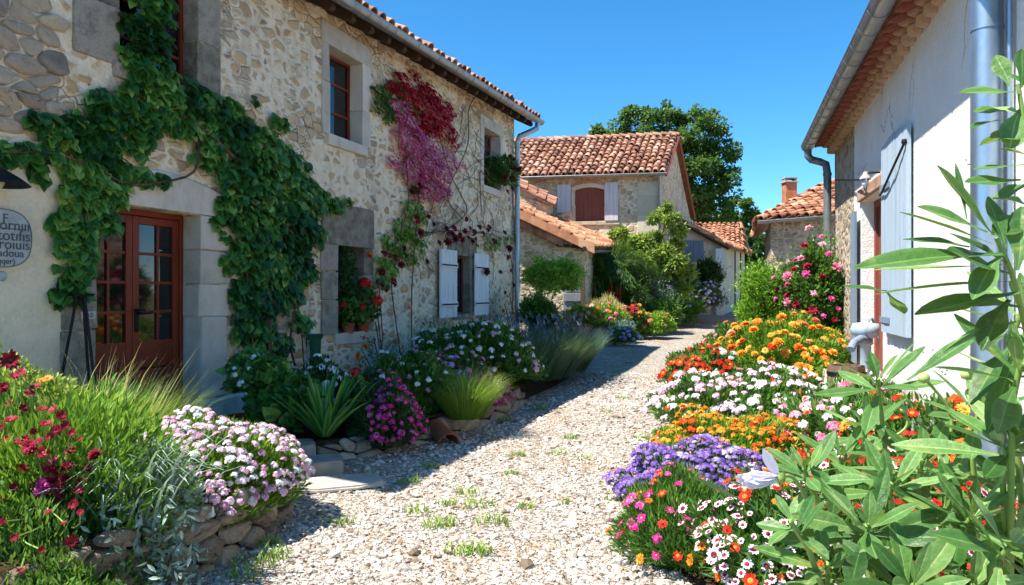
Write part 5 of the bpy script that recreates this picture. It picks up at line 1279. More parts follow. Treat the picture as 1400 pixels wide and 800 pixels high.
# silver trailing plant
rng = np.random.RandomState(305)
sv = mound('dusty_miller', 'silver grey foliage trailing down the stone wall beside the pink mound', 'plant', (-2.12, 4.0, .32), (.34, .34, .30), 5200, OVAL, .06, .02, 'silver', 305, amp=.2, tint=.42, up=.2, rand=.9)
g = G(); n = 240; a = rng.normal(-.7, .7, n); P = np.stack([rng.normal(.12, .13, n), rng.normal(-.2, .12, n), rng.uniform(.25, .5, n)], 1)
g.blades(P, a, rng.uniform(.25, .6, n), .016, .5, 1.9, 6, np.clip(rng.normal(.35, .2, n), 0, 1)); 
ts = rng.uniform(0, 1, 1400); q = P[rng.randint(0, n, 1400)] * [1, 1, 0]; pz = rng.uniform(.02, .5, 1400); q = q + np.stack([.26 * np.cos(-.7) * (1 - pz), .26 * np.sin(-.7) * (1 - pz), pz], 1)
g.inst(OVAL, basis(rdir(rng, 1400) + [.3, -.3, -.6], rdir(rng, 1400) + [.3, -.6, .5], .055, .018), q, np.clip(rng.normal(.4, .2, 1400), 0, 1)); g.build('trailing_shoots', MT['silver'], sv)
mound('low_greenery', 'dark green leaves filling the bed below the crimson flowers', 'plant', (-2.22, 3.3, .1), (.5, .4, .36), 9000, NARROW, .05, .013, 'green', 306, amp=.2, tint=.42, up=.7)
mound('garden_filler', 'soft green weeds between feather grass and the pink mound', 'plant', (-2.6, 4.6, .25), (.45, .55, .45), 6000, NARROW, .07, .014, 'bright', 307, amp=.18, tint=.4, up=.8)

# sword-leaved plant
rng = np.random.RandomState(311)
ag = thing('agave', 'green striped plant with long sword leaves in front of white flowers', 'plant', (-1.72, 6.72, .19)); n = 46
g = G(); a = rng.uniform(0, 2 * PI, n); g.blades(np.stack([np.cos(a) * .05, np.sin(a) * .05, np.zeros(n)], 1), a, rng.uniform(.42, .68, n), .062, rng.uniform(.08, .85, n), rng.uniform(.1, .7, n), 8, np.clip(.2 + rng.normal(0, .08, n), 0, 1), .42, 1.7)
g.build('leaves', MT['agave'], ag, smooth=True)
mound('white_phlox', 'shaded clump of white flowers behind the sword leaved plant', 'flowers', (-1.95, 7.35, .35), (.42, .32, .42), 4200, OVAL, .07, .026, 'deep', 312, [(['white_phlox', 'white_head'], 46, .042, .075, dict(lo=-.05))], amp=.15, tint=.5)
mound('viburnum', 'small white flower sprays on broad leaves by the clay pot', 'flowers', (-2.42, 7.0, .62), (.26, .22, .26), 900, BROAD, .1, .075, 'vine', 313, [(['white_phlox'], 14, .034, .06, dict(lo=.0, pick=lambda d, r: d[:, 0] < .0))], amp=.2, core=0, tint=.5)
mound('broad_leaves', 'large dark leaves at the vine foot beside the white flowers', 'plant', (-2.15, 6.95, .3), (.3, .25, .3), 500, BROAD, .16, .13, 'vine', 314, amp=.2, core=.5, tint=.4)
# magenta cascade and its neighbours
mound('magenta_phlox', 'magenta flowers cascading over the stone edging beside the sword leaves', 'flowers', (-1.18, 7.0, .2), (.32, .42, .44), 5200, NARROW, .06, .012, 'deep', 321, [(['magenta_head', 'magenta_daisy'], 92, .032, .052, dict(lo=-.1, pick=lambda d, r: d[:, 0] > -.12))], amp=.15, tint=.5)
mound('red_geranium', 'single bright red geranium head between white and magenta flowers', 'flower', (-1.52, 7.25, .42), (.15, .15, .2), 350, BROAD, .07, .07, 'green', 322, [(['geranium_head'], 1, .085, .1, dict(lo=.75, out=1.25))], core=.5)
mound('pink_campion', 'loose green clump dotted with small pink flowers in the shaded bed', 'flowers', (-1.15, 8.1, .3), (.5, .55, .48), 8000, OVAL, .06, .022, 'green', 323, [(['pink_head', 'pink_rose', 'white_head'], 46, .03, .09, dict(lo=.0))], amp=.18, tint=.35)
rng = np.random.RandomState(324)
gt = thing('grass_clump', 'fresh green grass clump leaning over the stone edging by the clay roof tile', 'grass tuft', (-.5, 7.75, .18))
tuft(2600, .56, .006, .55, 1.1, 'grassblade', 'leaf_blades', gt, .25, .2); tuft(260, .62, .004, .5, 1.0, 'straw', 'dry_stalks', gt, .3, .18)
mound('crimson_heather', 'crimson pink carpet of tiny flowers beside the green grass clump', 'flowers', (-.42, 8.9, .22), (.42, .5, .24), 3600, NARROW, .06, .012, 'stemred', 325, [(['magenta_head', 'pink_head'], 60, .026, .045, dict(lo=.0, extra=160))], amp=.12, tint=.5)
mound('violet_asters', 'few violet and pink flowers behind the crimson carpet in the shaded bed', 'flowers', (-.75, 9.3, .42), (.42, .35, .3), 3000, OVAL, .05, .02, 'green', 326, [(['lilac_head', 'magenta_head', 'pink_head'], 34, .036, .08, dict(lo=.1))], amp=.15)
mound('white_rockrose', 'broad green mound starred with white flowers in the shaded bed', 'flowers', (-.5, 10.3, .42), (.95, 1.05, .62), 14000, OVAL, .075, .03, 'green', 327, [(['white_head', 'white_phlox', 'candytuft_head'], 98, .042, .12, dict(lo=.05))], amp=.1, tint=.38)
rng = np.random.RandomState(328)
bg_ = thing('catmint', 'wide drift of blue green grassy stems at the house corner, in shade', 'plant', (.45, 12.3, .15)); n = 5200
g = G(); a = rng.uniform(0, 2 * PI, n); q = np.sqrt(rng.uniform(0, 1, n)); P = np.stack([np.cos(a) * q * .75 + q * 0, np.sin(a) * q * 1.5, np.zeros(n)], 1); P[:, 0] += P[:, 1] * .3
g.blades(P, a, .85 * rng.uniform(.6, 1.1, n), .012, .1 + q * .5, rng.uniform(.2, 1.1, n), 5, np.clip(rng.normal(.35, .2, n), 0, 1)); g.build('leaf_blades', MT['blueleaf'], bg_)
g = G(); n = 380; a = rng.uniform(0, 2 * PI, n); q = np.sqrt(rng.uniform(0, 1, n)); P = np.stack([np.cos(a) * q * .8, np.sin(a) * q * 1.5, rng.uniform(.45, .95, n)], 1); P[:, 0] += P[:, 1] * .3
g.inst(OVAL, basis(rdir(rng, n) * .5 + [0, 0, 1], rdir(rng, n), .1, .03), P, rng.uniform(.1, .6, n)); o = g.build('flower_spikes', MT['bluehaze'], bg_); o['kind'] = 'stuff'
tuft(420, .8, .014, .8, 1.3, 'silver', 'pale_blades', bg_, .3, .5, hd=(-.6, .5))
# pot, hose, tile, can
rng = np.random.RandomState(331)
def pot(loc, r, h, label, mat='terracotta'):
    t = thing('flower_pot', label, 'pot', loc, 0, 'clay flower pots'); g = G(); g.lathe([(0, .0), (r * .68, 0), (r * .92, h * .78), (r * 1.06, h * .78), (r * 1.08, h), (r * .95, h), (r * .9, h * .85), (0, h * .85)], n=22); g.build('pot', MT[mat], t, smooth=False)
    g = G(); g.lathe([(0, h * .865), (r * .88, h * .862)], n=16); g.build('potting_soil', MT['soil'], t); return t
pp = W(331, 590, 7.05); pot((pp[0], 7.05, .12), .13, .2, 'clay flower pot on the ground beside the door step')
g = G(); q = [(pp[0] + .3 + .28 * math.cos(t) * (1 - .04 * t), 6.75 + .17 * math.sin(t), .03 + .012 * t) for t in np.linspace(0, 12, 70)]; q += [(pp[0] + .12, 6.9, .3), (pp[0] + .05, 7.1, .55), (pp[0] + .1, 7.3, .75)]
o = G().tube(q, .016, 7).build('garden_hose', MT['iron'], smooth=True); tag(o, 'dark coiled hose lying behind the pink flower mound', 'hose')
tp_ = W(603, 592, 7.3); g = G(); a = np.linspace(-.2, PI + .2, 15); V = []
for k, (y, r) in enumerate(((-.2, .115), (.22, .09), (.22, .075), (-.2, .1))): V += [(math.cos(t) * r, y, math.sin(t) * r) for t in a]
F = [[k * 15 + i, k * 15 + i + 1, ((k + 1) % 4) * 15 + i + 1, ((k + 1) % 4) * 15 + i] for k in range(4) for i in range(14)] + [[0, 15, 30, 45], [14, 59, 44, 29]]
o = g.add(V, F, .35).build('roof_tile', MT['terracotta'], loc=(tp_[0], 7.35, .06), smooth=False); o.rotation_euler = (.25, .35, .55); tag(o, 'curved clay roof tile lying on the stone edging by the grass clump', 'roof tile')
cx, cz = FL.hit(430, 497, .12)[0], FL.hit(430, 497, .12)[1]; can = thing('wall_vase', 'tall green flared metal can hanging on the wall beside the vine', 'can', tuple(FL.w(cx, -.13, cz)), FL.rz)
g = G(); g.lathe([(0, 0), (.055, 0), (.06, .02), (.075, .3), (.11, .36), (.12, .37), (.1, .36), (.07, .3), (.05, .02)], n=20); g.build('can', MT['greencan'], can, smooth=True)
g = G(); g.tube([(.0, .1, .3), (0, .13, .33), (0, .13, .2)], .008, 6); g.build('hook', MT['iron'], can)

# window boxes: geraniums, ivy, far window plant
a, b, c_, d_z, _ = oA
def local_root(name, label, cat, x, y, z): return thing(name, label, cat, tuple(FL.w(x, y, z)))
def pot_plant(fr_pt, r, h, label, key, n, size, fol, rr, seed, mat='green', T=BROAD, nl=420, pl='geranium', ls=.07):
    p = np.array(fr_pt); pot(tuple(p), r, h, 'clay pot holding the ' + label); return mound(pl, label, 'potted plant', p + [0, 0, h + rr[2] * .55], rr, nl, T, ls, ls * .85, mat, seed, [(key, n, size, .06, dict(lo=.0, out=1.15))] if n else (), core=.4, lo=-.6)
pot_plant(FL.w(a + .30, .0, c_), .10, .15, 'bright red geranium on the sill of the lower window, near side', ['geranium_head'], 4, .065, 'green', (.22, .2, .2), 341)
pot_plant(FL.w(b - .02, -.0, c_), .10, .15, 'taller red geranium on the sill of the lower window, far side', ['geranium_head'], 2, .08, 'green', (.24, .22, .34), 342)
mound('ivy', 'dark ivy filling the opening of the geranium window', 'ivy', FL.w(a + .3, .2, (c_ + d_z) / 2 + .2), (.3, .14, .55), 2200, OVAL, .05, .03, 'deep', 343, core=.7, lo=-1, facing=False)
mound('fern', 'green fern in the small upper window beside the drainpipe', 'plant', FL.w((o3[0] + o3[1]) / 2 + .2, -.1, o3[2] + .32), (.42, .22, .36), 1600, NARROW, .14, .02, 'green', 344, [(['dark_rose'], 8, .075, .1, dict(lo=-.5, pick=lambda d, r: d[:, 0] > .1))], lo=-.7, core=.5, tint=.3)

# sign, plate, lamp, tripod stand
def letters(fc, parent, at):
    t = bpy.data.objects.new('type', fc); COL.objects.link(t); bpy.context.view_layer.update()
    me = bpy.data.meshes.new_from_object(t.evaluated_get(bpy.context.evaluated_depsgraph_get())); bpy.data.objects.remove(t)
    o = bpy.data.objects.new('lettering', me); COL.objects.link(o); o.parent = parent; o.location = at; o.rotation_euler = (PI / 2, 0, 0); return o
sx, sz = FL.hit(0, 325, .05); sg = thing('oval_sign', 'grey oval enamel sign with dark lettering on the plaster at the left edge', 'sign', tuple(FL.w(sx, -.035, sz)), FL.rz)
rx = abs(FL.hit(36, 325)[0] - sx); rzz = abs(FL.hit(0, 286)[1] - FL.hit(0, 365)[1]) / 2
t = np.linspace(0, 2 * PI, 41)[:-1]; sq = lambda q: np.sign(q) * abs(q) ** .75
g = G(); V = [(sq(math.cos(x)) * rx, 0, sq(math.sin(x)) * rzz) for x in t] + [(sq(math.cos(x)) * rx, -.02, sq(math.sin(x)) * rzz) for x in t]; n = 40
g.add(V, [list(range(40, 80))[::-1]] + [[i, (i + 1) % n, n + (i + 1) % n, n + i] for i in range(n)]); g.build('panel', MT['sign'], sg)
g = G(); g.tube([(sq(math.cos(x)) * rx * 1.0, -.022, sq(math.sin(x)) * rzz) for x in np.append(t, t[:2])], .005, 5, cap=False); g.build('rim', MT['darkzinc'], sg)
g = G(); g.box((-rx * .9, -.026, rzz * .32), (rx * .8, -.021, rzz * .35)); g.build('rule', MT['ink'], sg)
for txt, z, s, x in (('F', .62, .1, rx * .15), ('Cscrorn\u0131\u0131\u0131', .38, .115, 0), ('Sscotot\u0131f\u0131s', .02, .115, 0), ('Pecoro\u0131u\u0131s', -.28, .11, 0), ('zoucadoua', -.55, .085, 0), ('(coqqer)', -.8, .065, 0)):
    fc = bpy.data.curves.new('lettering', 'FONT'); fc.body = txt; fc.size = s * rzz / .22; fc.align_x = 'CENTER'; fc.extrude = .001; fc.materials.append(MT['ink'])
    letters(fc, sg, (x, -.0235, z * rzz - .02))
g = G(); g.lathe([(0, -.01), (.035, -.01), (.04, 0), (.03, .012), (0, .015)], n=14); kn = g.build('knob', MT['sign'], sg); kn.location = (0.02, -.01, -rzz - .07); kn.rotation_euler.x = PI / 2
px_, pz_ = FL.hit(120, 431, .04); g = G(); g.box((-.07, -.006, -.033), (.07, .006, .033), .004); pl = g.build('number_plate', MT['plate'], loc=tuple(FL.w(px_, -.045, pz_)), rz=FL.rz); tag(pl, 'small pale house number plate beside the door jamb', 'plate')
fc = bpy.data.curves.new('lettering', 'FONT'); fc.body = '360'; fc.size = .06; fc.align_x = 'CENTER'; fc.extrude = .001; fc.materials.append(MT['ink']); letters(fc, pl, (0, -.0075, -.02))
lx, lz = FL.hit(-8, 247, .15); lp = thing('wall_lamp', 'black metal lamp shade cut off by the left edge', 'lamp', tuple(FL.w(lx, -.18, lz)), FL.rz)
g = G(); g.lathe([(.02, .1), (.05, .085), (.14, .03), (.215, -.03), (.21, -.035), (.13, .02), (.0, .07)], n=26); g.build('lamp_shade', MT['iron'], lp, smooth=True)
g = G(); g.lathe([(0, .03), (.04, .02), (.05, -.02), (.03, -.055), (0, -.06)], n=14); g.build('bulb', MT['plate'], lp, smooth=True); g = G(); g.tube([(0, 0, .1), (0, .05, .16), (0, .16, .16)], .012, 6); g.build('bracket', MT['iron'], lp)
st_ = thing('plant_stand', 'black iron tripod stand under the ivy left of the door', 'stand', tuple(FL.w(FL.hit(92, 410)[0], -.16, 0))); zt = FL.hit(92, 405, .16)[1]
g = G(); tl = G()
for dx, dy in ((-.2, -.1), (.22, -.1), (.02, .12)):
    G().tube([(dx * .15, dy * .15, zt), (dx, dy, .3), (dx * 1.1, dy * 1.1, .02)], .012, 7).build('leg', MT['iron'], st_)
G().lathe([(0, zt), (.09, zt), (.1, zt + .02), (0, zt + .02)], n=18).build('tray', MT['iron'], st_)

# ------------------------------------------------------------------ garden beyond the house corner
mound('round_bush', 'light green rounded bush in front of the lean-to wall', 'bush', W(757, 378, 17.2), (.74, .6, .46), 9000, OVAL, .085, .034, 'bright', 401, amp=.14, lo=-.9, tint=.68)
mound('dense_bush', 'mid green leafy bush beside the corner drainpipe', 'bush', W(738, 440, 15.6) + [0, 0, .05], (.5, .5, .55), 8000, OVAL, .075, .032, 'green', 402, [(['coral_pompon'], 3, .05, .2, dict(lo=.6))], amp=.12, tint=.45)
mound('trailing_shrub', 'grey green shrub spilling to the lane by the painted box', 'bush', W(775, 478, 15.2) , (.38, .5, .52), 5600, OVAL, .07, .025, 'blueleaf', 403, amp=.16, tint=.42)
pb = W(785, 463, 17.8); g = G(); g.box((-.36, -.22, 0), (.36, .22, .55), .02, .7); bx = thing('painted_planter', 'small clay planter box painted with coloured flowers at the shade edge', 'planter', (pb[0] - .0, 17.9, float(gz(0, 17.9))), -.1)
m_ = M('planter_paint'); cc = m_.coord((1, 1, 1)); vv = m_.n('TexVoronoi', Vector=cc, Scale=7.0); sp_ = m_.n('SeparateColor', Color=vv.outputs['Color']).outputs[0]
MT['planter'] = m_.done(m_.mix(m_.mrange(vv.outputs['Distance'], .3, .42, 1, 0), 'c59a7c', m_.ramp(sp_, [(0, '7c3c8c'), (.3, '34406e'), (.55, 'c85c7a'), (.8, 'b8866a'), (1, 'd8a48a')], 'CONSTANT')), .85, .2)
g.build('box', MT['planter'], bx); g = G(); 
for lo, hi in (((-.39, -.25, .5), (.39, -.2, .56)), ((-.39, .2, .5), (.39, .25, .56)), ((-.39, -.2, .5), (-.34, .2, .56)), ((.34, -.2, .5), (.39, .2, .56))): g.box(lo, hi, .008)
g.build('rim', MT['terracotta'], bx)
tr = W(822, 464, 18.3); g = G(); 
rng = np.random.RandomState(411)
for k in range(4): g.inst(ROCK[k], (np.diag([.34, .3, .5]))[None], [[tr[0] - .45 + k * .3, 18.2, float(gz(0, 18.2)) + .2]], rng.uniform(.4, .9))
o = g.build('stone_trough', MT['rock'], smooth=True); tag(o, 'low pale stone trough between the painted planter and purple flowers', 'trough')
mound('orange_lantana', 'low orange and red flower clump above the painted planter', 'flowers', W(795, 438, 18.3), (.5, .4, .35), 2600, OVAL, .07, .03, 'bright', 412, [(['orange_head', 'flame_head', 'coral_pompon'], 16, .06, .14, dict(lo=.0))], amp=.15)
mound('coral_flowers', 'coral and dusty pink flowers behind the stone trough', 'flowers', W(822, 438, 19), (.62, .45, .4), 3200, OVAL, .07, .03, 'bright', 413, [(['coral_pompon', 'pink_head', 'flame_head'], 26, .06, .13, dict(lo=.0))], amp=.15)
rr_ = mound('red_plumes', 'upright dark red plumes standing before the dark conifer', 'flowers', W(830, 432, 19.6), (.45, .35, .4), 1600, NARROW, .2, .02, 'straw', 414, amp=.2, up=1.2)
rng = np.random.RandomState(415); P = np.array([W(x, y, 19.6) for x, y in ((815, 415), (817, 424), (833, 412), (838, 408), (843, 414), (848, 410), (824, 426), (808, 424))]); bloom(['plume'], 'plume', rr_, P, np.tile([0, 0, 1.], (8, 1)), .06, rng, .35, 1, cam=0)
wall_red = np.array([W(x, y, 19.4) for x, y in ((806, 424), (812, 426), (858, 422), (868, 424), (763, 345))]); bloom(['red_rose'], 'flower_head', rr_, wall_red[:4], np.tile([0, -.4, .6], (4, 1)), .12, rng)
mound('orange_zinnias', 'green clump topped with orange red and yellow flowers by the conifer', 'flowers', W(864, 440, 19.8), (.38, .35, .42), 2600, OVAL, .07, .03, 'green', 416, [(['flame_head', 'orange_head', 'red_head'], 20, .065, .1, dict(lo=.35))])
mound('purple_pansies', 'small purple and lilac flowers at the lane edge by the stone trough', 'flowers', W(850, 463, 18.2), (.5, .35, .26), 2200, OVAL, .06, .025, 'green', 417, [(['purple_head', 'lilac_head', 'lilac_head'], 30, .05, .09, dict(lo=.0))])
mound('pale_santolina', 'pale silver cushion plant above the purple pansies', 'plant', W(845, 452, 18.8), (.42, .3, .3), 2600, NARROW, .08, .012, 'silver', 418)
mound('yellow_bush', 'yellow green leafy clump with a coral flower at the lane edge', 'plant', W(893, 450, 20), (.55, .45, .45), 4000, OVAL, .08, .035, 'bright', 419, [(['coral_pompon', 'pink_head'], 5, .07, .2, dict(lo=.2)), (['yellow_daisy'], 12, .04, .12, dict(lo=.4))], tint=.55)
mound('green_edging_bush', 'rounded green bush at the lane edge past the yellow clump', 'bush', W(908, 432, 21.5), (.6, .6, .6), 5000, OVAL, .08, .034, 'green', 420, amp=.15)
mound('blue_ceanothus', 'blue purple hazy shrub in the shade of the conifer', 'shrub', W(885, 418, 22), (.7, .6, .75), 5000, OVAL, .07, .03, 'blueleaf', 421, [(['purple_head'], 60, .045, .1, dict(lo=-.1))], tint=.35)
cf = mound('dark_conifer', 'large dark feathery evergreen hanging beside the lean-to roof', 'tree', W(835, 385, 21.6), (1.15, .9, 1.05), 15000, NARROW, .22, .02, 'conifer', 422, amp=.2, lo=-1, up=-.9, rand=.6, tint=.36)
mound('conifer_skirt', 'dark drooping evergreen lower down behind the red plumes', 'shrub', W(850, 415, 21.2), (1.0, .7, .75), 8000, NARROW, .2, .02, 'conifer', 423, amp=.2, lo=-1, up=-.8, tint=.25)
wi = thing('wisteria', 'yellow green climbing plant spreading across the loft house front', 'climber', tuple(W(905, 425, 23.2))); rng = np.random.RandomState(424); o0 = np.array(wi.location)
g = G()
for px, py, rp in ((862, 335, 20), (880, 333, 20), (895, 326, 14), (885, 350, 26), (910, 345, 20), (905, 292, 10), (918, 300, 14), (928, 315, 14), (893, 300, 9), (925, 335, 14), (900, 365, 26), (925, 360, 20), (940, 372, 14), (870, 360, 26), (845, 345, 18), (900, 390, 20), (840, 322, 10), (850, 318, 10), (935, 395, 12), (912, 283, 7)):
    c = W(px, py, 23.2 + rng.uniform(-.4, .3)) - o0; rp *= .8; r = rp * 23.2 / FPX
    foliage(g, c, (r, r * .7, r * .75), int(10 * rp ** 1.6), OVAL, .15, .055, rng, lo=-1, shell=.8, up=-.1, rand=.9, ph=rng.uniform(0, 6), amp=.2, tint=.42 + rng.normal(0, .07), core=.5)
g.build('foliage', MT['yellowgreen'], wi)
g = G(); g.tube(smooth_path([W(905, 440, 23.3), W(900, 390, 23.6), W(890, 350, 23.7), W(910, 310, 23.8), W(910, 285, 23.9)], 12) - o0, .05, 7); g.tube(smooth_path([W(903, 430, 23.3), W(915, 380, 23.6), W(850, 340, 23.7)], 10) - o0, .035, 6); g.build('stem', MT['bark'], wi)
mound('laurel_hedge', 'dark glossy hedge under the barn shutters', 'hedge', W(958, 384, 27), (.95, .6, .75), 8000, OVAL, .12, .05, 'deep', 425, amp=.12, lo=-1, tint=.4)
mound('cordyline', 'reddish spiky leaved shrub left of the dark hedge', 'shrub', W(925, 392, 24.6), (.6, .5, .65), 1300, NARROW, .38, .045, 'blueleaf', 426, amp=.2, lo=-.8, core=.5, tint=.35)
mound('russet_shrub', 'grey green shrub with russet tint in the middle of the far border', 'shrub', W(905, 405, 23.4), (.65, .55, .6), 4600, OVAL, .09, .035, 'blueleaf', 427, amp=.18, lo=-.8)
mound('lilac_bush', 'pale lilac flowering bush near the barn, beside the lane', 'shrub', W(955, 412, 25.8), (.85, .6, .62), 6000, OVAL, .09, .036, 'blueleaf', 428, [(['lilac_head', 'lilac_head', 'white_head'], 60, .06, .14, dict(lo=.0))], tint=.55)
mound('silver_shrub', 'silvery green shrub before the lilac bush at the lane edge', 'shrub', W(938, 425, 24), (.7, .55, .55), 5000, OVAL, .08, .03, 'green', 429, [(['lilac_head', 'coral_pompon'], 22, .05, .16, dict(lo=.0))], tint=.55)

# ------------------------------------------------------------------ right-hand border
bed('border_soil', [(.95, 3.0), (.78, 4.0), (1.0, 5.0), (1.3, 6.2), (1.6, 7.4), (2.1, 8.8), (2.55, 10.2), (3.2, 12.0), (3.7, 13.5), (5.2, 13.5), (4.6, 10.8), (4.0, 8.6), (3.4, 6.4), (2.9, 4.6), (2.6, 3.0)], .24, 3)
mound('box_bush', 'bright green leafy bush between the lane and the rose bush', 'bush', W(1048, 412, 13.6) + [0, 0, -.1], (.62, .6, .78), 13000, OVAL, .075, .034, 'bright', 501, [(['pink_rose'], 1, .09, .3, dict(lo=.6, pick=lambda d, r: d[:, 0] < -.1))], amp=.12, tint=.45, lo=-.6)
rb = mound('rose_bush', 'tall rose bush with red and pink blooms beside the white house corner', 'rose bush', W(1126, 402, 10.35) + [0, 0, -.05], (.6, .5, .74), 13000, OVAL, .065, .034, 'green', 502, [(['red_rose', 'pink_rose', 'magenta_rose', 'red_rose'], 44, .062, .15, dict(lo=-.5))], amp=.16, lo=-.7, tint=.42)
mound('marigolds', 'golden orange flower mound below the rose bush', 'flowers', (3.55, 9.6, .52), (.82, .95, .62), 12000, NARROW, .085, .018, 'bright', 503, [(['orange_pompon', 'orange_pompon', 'orange_head', 'yellow_daisy'], 84, .055, .1, dict(lo=-.05, tilt=.3)), (['coral_pompon', 'flame_pompon'], 14, .06, .15, dict(lo=.35))], amp=.13, tint=.35)
mound('red_zinnias', 'spreading patch of bright red flowers at the lane edge by the marigolds', 'flowers', (2.36, 9.0, .44), (.46, .6, .36), 3400, OVAL, .07, .026, 'green', 504, [(['red_head', 'red_anemone', 'bicolour_daisy'], 70, .055, .07, dict(lo=.0))], amp=.12)
mound('coral_geraniums', 'coral flowers on a low green bush below the green bush', 'flowers', (3.55, 11.4, .5), (.5, .6, .5), 5000, OVAL, .07, .028, 'green', 505, [(['coral_pompon', 'pink_head', 'flame_pompon'], 26, .055, .14, dict(lo=.1))], amp=.14)
mound('white_pink_phlox', 'wide mound of pale pink and white flower heads in mid border', 'flowers', (2.5, 7.7, .2), (.92, .95, .46), 17000, OVAL, .055, .02, 'green', 506, [(['candytuft_head', 'white_head', 'candytuft_head_open', 'candytuft_head_open'], 100, .046, .085, dict(lo=.08, extra=70, up=.8)), (['flame_head', 'magenta_head', 'red_head', 'pink_head'], 14, .036, .16, dict(lo=.0))], amp=.15, tint=.45)
mound('white_stocks', 'few tall white blooms between red flowers and the pale pink mound', 'flowers', (2.55, 8.9, .5), (.25, .25, .3), 1000, OVAL, .06, .022, 'green', 507, [(['white_phlox', 'white_head'], 14, .05, .1, dict(lo=.1))])
mound('orange_gazanias', 'dense orange flower carpet at the lane edge before the pale pink mound', 'flowers', (1.78, 6.05, .12), (.62, .5, .36), 7000, NARROW, .06, .014, 'bright', 508, [(['orange_head', 'orange_pompon', 'flame_head'], 100, .034, .05, dict(lo=.02, extra=110, up=.8)), (['red_head', 'coral_pompon', 'magenta_daisy'], 12, .03, .12, dict(lo=.0))], amp=.14)
mound('lavender_carpet', 'low purple flower carpet between the orange and magenta flowers', 'flowers', (1.28, 5.15, .1), (.52, .45, .32), 5000, NARROW, .05, .012, 'blueleaf', 509, [(['purple_head', 'lilac_head'], 100, .032, .034, dict(lo=.0, extra=330, up=.8)), (['pink_head', 'magenta_daisy'], 14, .024, .08, dict(lo=.1))], amp=.15)
mound('magenta_ice_plant', 'feathery green mound with magenta daisies at the lane edge', 'flowers', (1.0, 4.2, .1), (.4, .45, .34), 13000, NARROW, .055, .008, 'green', 510, [(['magenta_daisy', 'magenta_daisy', 'magenta_head'], 46, .026, .06, dict(lo=.05)), (['bicolour_daisy', 'orange_daisy', 'red_anemone'], 13, .026, .07, dict(lo=-.1, pick=lambda d, r: d[:, 0] < -.08))], amp=.1, tint=.45, up=.7)
mound('red_white_gaillardia', 'red and white daisies beneath the big leaved shrub in front', 'flowers', (1.32, 3.62, .16), (.42, .45, .40), 6500, NARROW, .06, .012, 'green', 511, [(['red_white_daisy', 'red_white_daisy', 'bicolour_daisy', 'red_anemone', 'orange_daisy'], 96, .027, .04, dict(lo=-.05, tilt=.5, extra=130))], amp=.16, tint=.4)
mound('red_verbena', 'deep red flowers behind the big leaved shrub, bottom right', 'flowers', (2.0, 4.0, .2), (.6, .6, .45), 6000, OVAL, .055, .02, 'green', 512, [(['red_head', 'red_anemone', 'red_white_daisy'], 96, .034, .05, dict(lo=.0, extra=130))], amp=.14)
mound('pink_white_border', 'mixed white and pink flowers at the foot of the white wall', 'flowers', (2.95, 6.1, .22), (.7, .8, .5), 7000, OVAL, .055, .02, 'green', 513, [(['white_head', 'candytuft_head', 'pink_head', 'coral_pompon'], 90, .04, .08, dict(lo=.0))], amp=.14)
s1 = mound('red_salvia', 'red and orange flowers by the foot of the zinc pipe', 'flowers', (2.75, 4.75, .35), (.5, .5, .45), 3500, OVAL, .06, .024, 'green', 514, [(['red_head', 'flame_head', 'bicolour_daisy', 'yellow_daisy'], 52, .042, .08, dict(lo=.0))], amp=.16)
s2 = thing('white_salvia', 'slender white flower spikes in front of the white wall', 'flowers', (2.55, 5.0, .2)); rng = np.random.RandomState(515)
P = np.array([W(x, y, 4.6) for x, y in ((1268, 600), (1275, 588), (1283, 605), (1262, 612), (1290, 590), (1300, 612), (1256, 596), (1312, 600), (1246, 610))]); bloom(['white_spike'], 'flower_spike', s2, P, np.tile([0, 0, 1.], (len(P), 1)), .02, rng, .12, 1, cam=0); stems(s2, P, (2.55, 4.8, .2), rng, .004)
# old pump with its barrel
wp = W(1180, 480, 8.1); pu = thing('water_pump', 'weathered pale blue hand pump with dark spout beside the brown door', 'pump', (wp[0] - .02, 8.0, .2), .3)
g = G(); g.lathe([(0, 0), (.09, 0), (.09, .04), (.055, .06), (.055, .72), (.075, .74), (.075, .8), (.14, .84), (.155, .9), (.13, .96), (0, .98)], n=18); g.build('column', MT['bluepaint'], pu, smooth=True)
g = G(); g.tube([(0, -.03, .78), (-.16, -.1, .8), (-.3, -.16, .77), (-.38, -.2, .70)], [.05, .045, .04, .042], 10); g.build('spout', MT['slatepaint'], pu, smooth=True)
g = G(); g.tube([(.0, 0, .95), (.1, .02, 1.02), (.22, .05, .85), (.28, .06, .5)], .014, 6); g.build('handle', MT['slatepaint'], pu)
g = G(); g.tube([(.05 * math.cos(t) - .02, -.085, .42 + .06 * math.sin(t)) for t in np.linspace(0, 2 * PI, 12)], .012, 5); g.build('tap', MT['pinkwhite'], pu)
ba = thing('wooden_barrel', 'small brown wooden tub under the pump spout', 'barrel', (wp[0] - .3, 7.85, .22), 0)
g = G(); n = 14
for k in range(n):
    t0, t1 = 2 * PI * k / n, 2 * PI * (k + 1) / n - .02; V = []
    for z, r in ((0, .17), (.25, .2), (.5, .18)): V += [(math.cos(t) * r, math.sin(t) * r, z) for t in (t0, t1)] + [(math.cos(t) * (r - .025), math.sin(t) * (r - .025), z) for t in (t1, t0)]
    g.add(V, [[4 * j + i, 4 * j + (i + 1) % 4, 4 * j + 4 + (i + 1) % 4, 4 * j + 4 + i] for j in range(2) for i in range(4)] + [[8, 9, 10, 11]], .2 + .6 * (k * 7 % 5) / 5)
g.build('staves', MT['oldwood'], ba); g = G()
for z, r in ((.1, .186), (.4, .193)): g.lathe([(r, z), (r + .006, z), (r + .006, z + .035), (r, z + .035)], n=24)
g.build('hoop', MT['iron'], ba)
